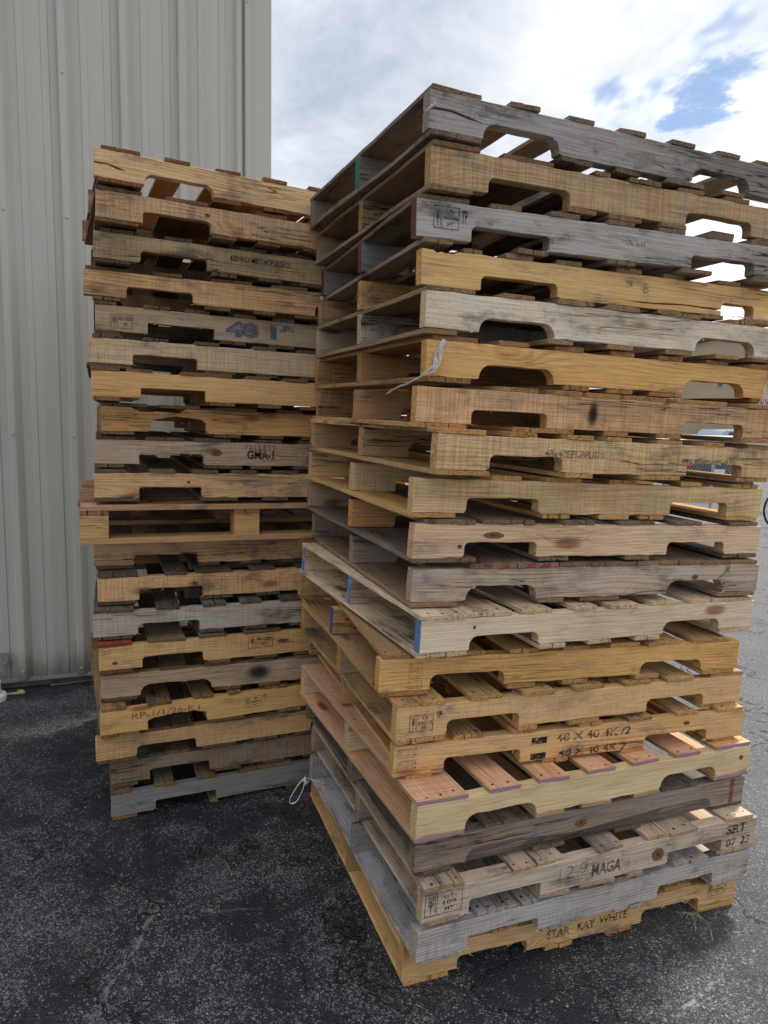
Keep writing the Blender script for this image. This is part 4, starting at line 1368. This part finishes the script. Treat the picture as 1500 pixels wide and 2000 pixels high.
def film(name, paths, label, rad=0.0022, seed=1):
    rr = random.Random(seed)
    mb_ = MB()
    for pts, strands, spread in paths:
        for s_ in range(strands):
            ph = rr.uniform(0, 6.28)
            out_ = []
            n_ = 14
            for i in range(n_ + 1):
                t = i / n_ * (len(pts) - 1)
                j = min(int(t), len(pts) - 2)
                p = pts[j].lerp(pts[j + 1], t - j)
                a = spread * (0.35 + 0.65 * math.sin(math.pi * min(1, i / n_)))
                p = p + Vector((math.sin(ph + i * 0.55) * a, math.cos(ph * 1.7 + i * 0.4) * a * 0.5, math.sin(ph * 2.3 + i * 0.5) * a * 0.6))
                out_.append(p)
            mb_.tube(out_, [rad * 0.62 * rr.uniform(0.5, 1.5) for _ in out_], 5, flat=0.25)
    o = link(name, mb_.mesh(name, True), FILM)
    return tag(o, label, 'plastic film', 'scraps of torn film and strap on the stacks')


film('film_strip', [([on('R6', .040, -.010, .104), on('R6', .030, -.012, .070), on('R6', .012, -.014, .030), on('R6', -.012, -.012, .014)], 16, .010),
                    ([on('R6', -.012, -.012, .014), on('R6', -.030, .030, -.006), on('R6', -.050, .085, -.020), on('R6', -.058, .110, -.034)], 8, .003)],
     'torn white film hanging from the near corner of the golden pallet', .0021, 3)
film('film_strip', [([on('R6', 1.165, -.008, .125), on('R6', 1.160, -.014, .060), on('R6', 1.125, -.016, .0), on('R6', 1.112, -.014, -.062)], 10, .011),
                    ([on('R5', 1.06, -.006, .012), on('R5', 1.13, -.012, .012), on('R5', 1.20, -.010, .02)], 5, .007),
                    ([on('R5', .985, -.002, .122), on('R5', 1.06, .02, .130), on('R5', 1.16, .0, .124)], 4, .007)],
     'white film strands draped at the right edge of the tall stack', .0022, 5)
film('film_strip', [([on('R1', .002, .004, .080), on('R1', .012, -.006, .070), on('R1', -.004, -.004, .054), on('R1', -.010, .004, .048)], 6, .004)],
     'small white film tatter on the near corner of the topmost right pallet', .0022, 7)
film('film_strip', [([on('R3', -.006, .955, .004), on('R3', -.012, .950, -.004), on('R3', -.008, .940, -.012)], 6, .004)],
     'tiny white film knot at far left corner of the right stack', .0022, 9)

# white loop of strap at the far left foot of the right stack
mb = MB()
P0 = on('R19', -.004, .985, .016)
lp = [P0 + Vector((0.0, 0, 0.0)), P0 + Vector((-.022, -.006, -.004)), P0 + Vector((-.050, -.014, -.040)), P0 + Vector((-.072, -.016, -.085)),
      P0 + Vector((-.066, -.014, -.100)), P0 + Vector((-.046, -.014, -.092)), P0 + Vector((-.024, -.012, -.050)), P0 + Vector((-.012, -.010, -.014)), P0 + Vector((.004, -.004, -.012))]
sm = []
for i in range(len(lp) - 1):
    a, b, c, d_ = lp[max(i - 1, 0)], lp[i], lp[i + 1], lp[min(i + 2, len(lp) - 1)]
    for q in range(5):
        t = q / 5
        sm.append(0.5 * ((2 * b) + (c - a) * t + (2 * a - 5 * b + 4 * c - d_) * t * t + (-a + 3 * b - 3 * c + d_) * t ** 3))
sm.append(lp[-1])
mb.tube(sm, .0042, 6, flat=0.45)
mb.tube([P0 + Vector((-.010, -.006, .006)), P0 + Vector((-.014, -.010, -.008)), P0 + Vector((-.006, -.010, -.020))], .0065, 6)
mb.tube([P0 + Vector((-.004, 0, -.002)), P0 + Vector((.02, -.02, .003)), P0 + Vector((.07, -.05, .002))], .0036, 5, flat=0.4)
tag(link('strap_loop', mb.mesh('strap_loop', True), STRAP), 'looped white strap hanging at the foot of the right stack', 'strap', 'scraps of torn film and strap on the stacks')

# dry grass caught under the bottom pallet
mb = MB()
rg = random.Random(4)
g0 = on('R20', 1.005, -.004, .016)
for q in range(9):
    bx = g0 + Vector((rg.uniform(-.03, .03), rg.uniform(-.004, .004), 0))
    a = rg.uniform(-2.6, -0.4)
    L = rg.uniform(.015, .045)
    if q == 0:
        a, L = -0.75, .155
    if q == 1:
        a, L = -1.25, .11
    curl = rg.uniform(-.7, .7)
    pts = []
    for i in range(7):
        t = i / 6
        px_, py_ = bx.x + math.cos(a + curl * t) * L * t, bx.y + math.sin(a + curl * t) * L * t
        pts.append(Vector((px_, py_, max(ground_z(px_, py_) + .003, bx.z + math.sin(t * 2.4) * L * .25 - t * .006))))
    mb.tube(pts, [.0013 * (1 - .6 * i / 6) for i in range(7)], 4)
tag(link('dry_grass', mb.mesh('dry_grass'), STRAW), 'wisp of dry straw sticking out under the bottom right pallet', 'straw')

# a green blade of wilted grass caught on the grey brown pallet
mb = MB()
mb.tube([on('R11', 1.09, -.003, .108), on('R11', 1.085, -.004, .088), on('R11', 1.06, -.004, .066), on('R11', 1.035, -.004, .046)], [.001, .002, .0016, .0006], 4)
mb.tube([on('R11', 1.075, -.003, .106), on('R11', 1.08, -.004, .085), on('R11', 1.10, -.004, .072)], [.001, .0016, .0006], 4)
tag(link('grass_blade', mb.mesh('grass_blade'), GREENGRASS), 'wilted green grass blade caught on the grey brown pallet of the right stack', 'grass')

# scrap of wood by the wall
def ground_obj(name, prof, t, x, y, rz, mat_, color=None):
    o = link(name, slab(name, prof, t, .0012, 'XY'), mat_, None, (x, y, ground_z(x, y) + .002), (0, 0, rz), color=color)
    return o


tag(ground_obj('wood_scrap', [(0, 0), (.085, 0), (.09, .012), (.075, .05), (.05, .052), (.045, .038), (.05, .022), (.0, .016)], .008, -2.07, 3.735, .35, WOOD, (0.66, 0.56, 0.28, .1)),
    'small pale wood scrap on the asphalt beside the wall', 'wood scrap')
tag(ground_obj('wood_sliver', jag([(0, 0), (.36, .01), (.34, .022), (0, .014)], .002, .03), .006, -1.90, 3.885, .42, WOOD, (0.28, 0.24, 0.2, .7)),
    'thin dark wood sliver lying along the foot of the wall', 'wood scrap')

# cut white pipe with round flange at the wall
PVC = simple('white_plastic', (0.72, 0.74, 0.78), 0.45, var=.06, scale=10)
px0, py0 = -2.108, 3.665
pz0 = ground_z(px0, py0)
pp = link('pipe_flange', None, loc=(px0, py0, pz0))
tag(pp, 'white plastic pipe stub on a round flange by the wall', 'pipe')
link('flange', MB().lathe([(0.066, 0.001), (0.068, 0.006), (0.068, 0.030), (0.064, 0.036), (0.044, 0.038)], seg=32).mesh('flange', False), PVC, pp)
V, F = [], []
sg = 28
for i in range(sg):
    t = 2 * math.pi * i / sg
    top = 0.055 + 0.055 * max(0, math.cos(t - 0.5)) ** 1.5
    for rr_ in (0.040, 0.035):
        for zz in (0.0385, top):
            V.append((rr_ * math.cos(t), rr_ * math.sin(t), zz))
for i in range(sg):
    a, b = i * 4, ((i + 1) % sg) * 4
    F += [(a, b, b + 1, a + 1), (a + 2, a + 3, b + 3, b + 2), (a + 1, b + 1, b + 3, a + 3)]
link('pipe', mesh_from('pipe', V, F), PVC, pp)

# loose grit on the asphalt
mb = MB()
rg = random.Random(21)
for q in range(700):
    x0, y0 = rg.uniform(-2.4, 1.9), rg.uniform(1.2, 3.9)
    if bpR(x0, y0)[1] < .03 or bpL(x0, y0)[1] < .03:
        continue
    if y0 > 3.72 + (x0 + 2.15) * .364:
        continue
    z0, r_ = ground_z(x0, y0), rg.choice((.002, .0025, .003, .0035, .005))
    b = len(mb.v)
    for (dx_, dy_, dz_) in ((1, 0, .3), (0, 1, .3), (-1, 0, .3), (0, -1, .3), (0.1, 0.1, 1.0)):
        mb.v.append((x0 + dx_ * r_ * rg.uniform(.7, 1.3), y0 + dy_ * r_ * rg.uniform(.7, 1.3), z0 + dz_ * r_ * 0.9))
    mb.f += [(b, b + 1, b + 4), (b + 1, b + 2, b + 4), (b + 2, b + 3, b + 4), (b + 3, b, b + 4)]
o = link('grit', mb.mesh('grit'), simple('grit_stone', (0.26, 0.25, 0.235), 0.9, var=.4, scale=40), kind='stuff')
o['label'] = 'loose grey grit scattered over the asphalt'
o['category'] = 'grit'

# small leaf and chip lying in front of the right stack
tag(ground_obj('wood_chip', [(0, 0), (.014, .002), (.018, .010), (.008, .014), (-.002, .009)], .003, .735, 1.66, .3, WOOD, (0.55, 0.42, 0.25, .2)),
    'tan wood chip on the asphalt in front of the right stack', 'wood chip')

# ------------------------------------------------------------------ across the lot, seen past and through the stack
GALV = simple('galvanised_steel', (0.42, 0.43, 0.44), 0.45, 0.6, scale=20)
fz = ground_z(6, 15)
fence = tag(link('chain_link_fence', None, loc=(0, 15.0, fz)), 'galvanised chain link fence across the lot behind the stacks', 'fence')
FX0, FX1, FH = 1.0, 19.0, 1.45
nposts = 7
for i in range(nposts):
    xx = FX0 + (FX1 - FX0) * i / (nposts - 1)
    link('post', MB().lathe([(.03, -.05), (.03, FH + .02), (.034, FH + .03), (.012, FH + .07)], (xx, 0, 0), 10).mesh('post'), GALV, fence)
link('top_rail', MB().tube([(FX0, -.0, FH), (FX1, 0, FH)], .021, 8).mesh('top_rail'), GALV, fence)
mb = MB()
step = 0.075
def wire(x0, z0, x1, z1, off):
    dx_, dz_ = x1 - x0, z1 - z0
    L = math.hypot(dx_, dz_)
    ox, oz = -dz_ / L * .0022, dx_ / L * .0022
    for yo in (0,):
        mb.quad([(x0 + ox, off, z0 + oz), (x0 - ox, off, z0 - oz), (x1 - ox, off, z1 - oz), (x1 + ox, off, z1 + oz)])
        mb.quad([(x0, off - .0022, z0), (x0, off + .0022, z0), (x1, off + .0022, z1), (x1, off - .0022, z1)])
xx = FX0 - FH
while xx < FX1:
    a, b = max(xx, FX0), min(xx + FH, FX1)
    wire(a, .03 + (a - xx), b, .03 + (b - xx) - .03, -.034)
    wire(a, FH - (a - xx), b, FH - (b - xx) + .03, -.029)
    xx += step
link('mesh_wire', mb.mesh('mesh_wire'), GALV, fence, kind='stuff')

# parked car behind the fence
CARP = simple('car_paint_dark', (0.028, 0.030, 0.036), 0.25, spec=0.6, var=.05)
GLASS = simple('car_glass', (0.02, 0.024, 0.028), 0.08, spec=0.7)
RUB = simple('tyre_rubber', (0.02, 0.02, 0.02), 0.85)
REDL = simple('tail_light_red', (0.42, 0.012, 0.02), 0.2, spec=0.7)
CHR = simple('rim_metal', (0.45, 0.45, 0.46), 0.35, 0.7)
WHITEP = simple('white_paint', (0.70, 0.71, 0.72), 0.5)
cz = ground_z(8.2, 18)
car = tag(link('parked_car', None, loc=(8.15, 17.2, cz)), 'dark parked car with red tail lights behind the chain link fence', 'car')
side = [(-.02, .30), (.0, .62), (.05, .98), (.16, 1.04), (.45, 1.50), (.62, 1.58), (1.9, 1.60), (2.3, 1.52), (3.05, 1.08), (4.2, .98), (4.42, .80), (4.45, .40), (4.35, .30), (3.92, .28), (3.84, .50), (3.62, .64), (3.38, .64), (3.16, .50), (3.08, .28), (1.22, .28), (1.14, .50), (.92, .64), (.68, .64), (.46, .50), (.38, .28)]
body = slab('body', side, 1.78, .05, 'XZ')
ob = link('body', body, CARP, car, (0.89, 0, 0), (0, 0, math.pi / 2))
link('rear_window', MB().quad([(-.66, .205, 1.10), (.66, .205, 1.10), (.58, .455, 1.46), (-.58, .455, 1.46)]).mesh('rear_window'), GLASS, car, (0, -.012, .008))
for s_ in (-1, 1):
    w0 = [(s_ * .888 if False else s_ * .893, y, z) for y, z in ((.62, 1.10), (.78, 1.46), (1.95, 1.50), (2.15, 1.46), (2.75, 1.10))]
    link('side_window', MB().quad(w0 if s_ < 0 else w0[::-1]).mesh('side_window'), GLASS, car)
    link('tail_light', slab('tail_light', [(0, 0), (.24, .02), (.24, .15), (.06, .17), (0, .15)] if s_ < 0 else [(0, .02), (.24, 0), (.24, .15), (.18, .17), (0, .15)], .05, .008), REDL, car, (-.86 if s_ < 0 else .62, -.025, .80))
    for yy in (.80, 3.50):
        wl = link('wheel', MB().lathe([(.20, -.10), (.31, -.10), (.335, -.07), (.335, .07), (.31, .10), (.20, .10)], seg=28, axis='X').mesh('wheel'), RUB, car, (s_ * .78, yy, .335))
        link('rim', MB().lathe([(.0, 0.0), (.05, .02), (.17, .004), (.20, .015), (.205, 0.0)], seg=20, axis='X').mesh('rim'), CHR, wl, (s_ * .10, 0, 0), (0, 0, 0 if s_ > 0 else math.pi))
link('bumper', slab('bumper', [(-.86, .36), (.86, .36), (.88, .56), (-.88, .56)], .09, .02), CARP, car, (0, -.075, 0))
link('licence_plate', MB().box(-.16, .16, -.008, .0, .66, .76).mesh('licence_plate'), WHITEP, car, (0, -.02, 0))

# bicycle at the right edge, across the lot
bz = ground_z(6.7, 12.2)
bike = tag(link('bicycle', None, loc=(6.62, 12.2, bz), rot=(0, math.radians(4), math.radians(8))), 'dark bicycle standing across the lot at the right picture edge', 'bicycle')
FRM = simple('bicycle_paint', (0.03, 0.05, 0.09), 0.35, spec=.5)
for (wx, nm) in ((0.34, 'wheel'), (1.36, 'wheel')):
    ring = [(wx + .325 * math.cos(q / 28 * 2 * math.pi), 0, .335 + .325 * math.sin(q / 28 * 2 * math.pi)) for q in range(29)]
    wl = link('wheel', MB().tube([(p[0], p[1], p[2]) for p in ring], .011, 6, cap=False).mesh('rim'), CHR, bike)
    ring2 = [(wx + .340 * math.cos(q / 28 * 2 * math.pi), 0, .352 + .340 * math.sin(q / 28 * 2 * math.pi) - .017) for q in range(29)]
    link('tyre', MB().tube(ring2, .018, 6, cap=False).mesh('tyre'), RUB, wl)
    sp = MB()
    for q in range(16):
        t = q / 16 * 2 * math.pi
        sp.tube([(wx + .02 * math.cos(t + 1), .02 * (-1) ** q, .335 + .02 * math.sin(t + 1)), (wx + .318 * math.cos(t), 0, .335 + .318 * math.sin(t))], .0016, 3)
    link('spokes', sp.mesh('spokes'), CHR, wl, kind='stuff')
fr = MB()
bb, hd0, hd1, st_, rw, fwh = (.80, 0, .30), (1.20, 0, .72), (1.17, 0, .86), (.68, 0, .80), (.34, 0, .335), (1.36, 0, .335)
for a, b, r_ in ((bb, hd0, .017), (bb, st_, .016), (st_, hd1, .016), (bb, rw, .010), (st_, rw, .009), (hd0, hd1, .018), (hd0, fwh, .012)):
    fr.tube([a, b], r_, 8)
link('frame', fr.mesh('frame'), FRM, bike)
link('handlebar', MB().tube([(1.16, 0, .86), (1.15, 0, .98), (1.16, 0, 1.0)], .012, 8).tube([(1.10, -.29, 1.02), (1.17, -.1, 1.0), (1.17, .1, 1.0), (1.10, .29, 1.02)], .012, 8).mesh('handlebar'), CHR, bike)
sd = MB().tube([(.68, 0, .80), (.655, 0, .93)], .012, 8)
sd.box(.53, .80, -.03, .03, .93, .96).box(.53, .66, -.07, .07, .932, .962)
link('saddle', sd.mesh('saddle'), RUB, bike)
link('crank', MB().lathe([(.09, -.004), (.09, .004)], (.80, -.05, .30), 20, 'Y').tube([(.80, -.06, .30), (.86, -.07, .15)], .008, 6).mesh('crank'), CHR, bike)


# ---- tan gabled shed far across the lot, seen through the notches
SHED = simple('tan_cladding', (0.40, 0.31, 0.205), 0.7, var=.08, scale=.6)
SHEDROOF = simple('shed_roof', (0.10, 0.10, 0.105), 0.6)
sx, sy = 17.9, 38.0
sz = ground_z(sx, sy)
shed = tag(link('gabled_shed', None, loc=(sx, sy, sz), rot=(0, 0, -math.atan2(sx, sy))), 'tan gabled shed far across the lot, glimpsed through the right stack', 'building')
wl = MB()
prof = [(-5.9, 0), (5.9, 0), (5.9, 5.55), (0, 6.72), (-5.9, 5.55)]
link('wall', slab('wall', prof, 18.0, .01), SHED, shed)
link('roof', slab('roof', [(-6.15, 5.52), (0, 6.74), (6.15, 5.52), (6.15, 5.66), (0, 6.90), (-6.15, 5.66)], 18.5, .02), SHEDROOF, shed, (0, -.25, 0))
for wx in (-.12, .46):
    wd_ = link('window', MB().box(-.13, .13, -.03, .01, -.13, .13).mesh('window'), simple('window_frame_paint', (0.30, 0.26, 0.28), .5), shed, (wx, -.01, 4.25))
    link('pane', MB().quad([(-.09, -.034, -.09), (.09, -.034, -.09), (.09, -.034, .09), (-.09, -.034, .09)]).mesh('pane'), GLASS, wd_)
link('downspout', MB().box(-2.52, -2.40, -.10, .0, .1, 5.4).mesh('downspout'), WHITEP, shed)
# pale van parked in front of it: a copy of the car, taller, in pale paint
PALECAR = simple('pale_blue_paint', (0.45, 0.52, 0.58), 0.3, spec=.6, var=.04)
van = car.copy()
COL.objects.link(van)
van.location = (15.9, 35.5, ground_z(15.9, 35.5))
van.rotation_euler = (0, 0, math.radians(-75))
van.scale = (1.0, 1.05, 1.18)
van['label'] = 'pale blue van parked before the tan shed'
van['category'] = 'van'
for ch in list(car.children):
    c_ = ch.copy()
    COL.objects.link(c_)
    c_.parent = van
    if ch.name.split('.')[0] in ('body', 'bumper'):
        c_.data = ch.data.copy()
        c_.data.materials.clear()
        c_.data.materials.append(PALECAR)
    for g_ in ch.children:
        d_ = g_.copy()
        COL.objects.link(d_)
        d_.parent = c_
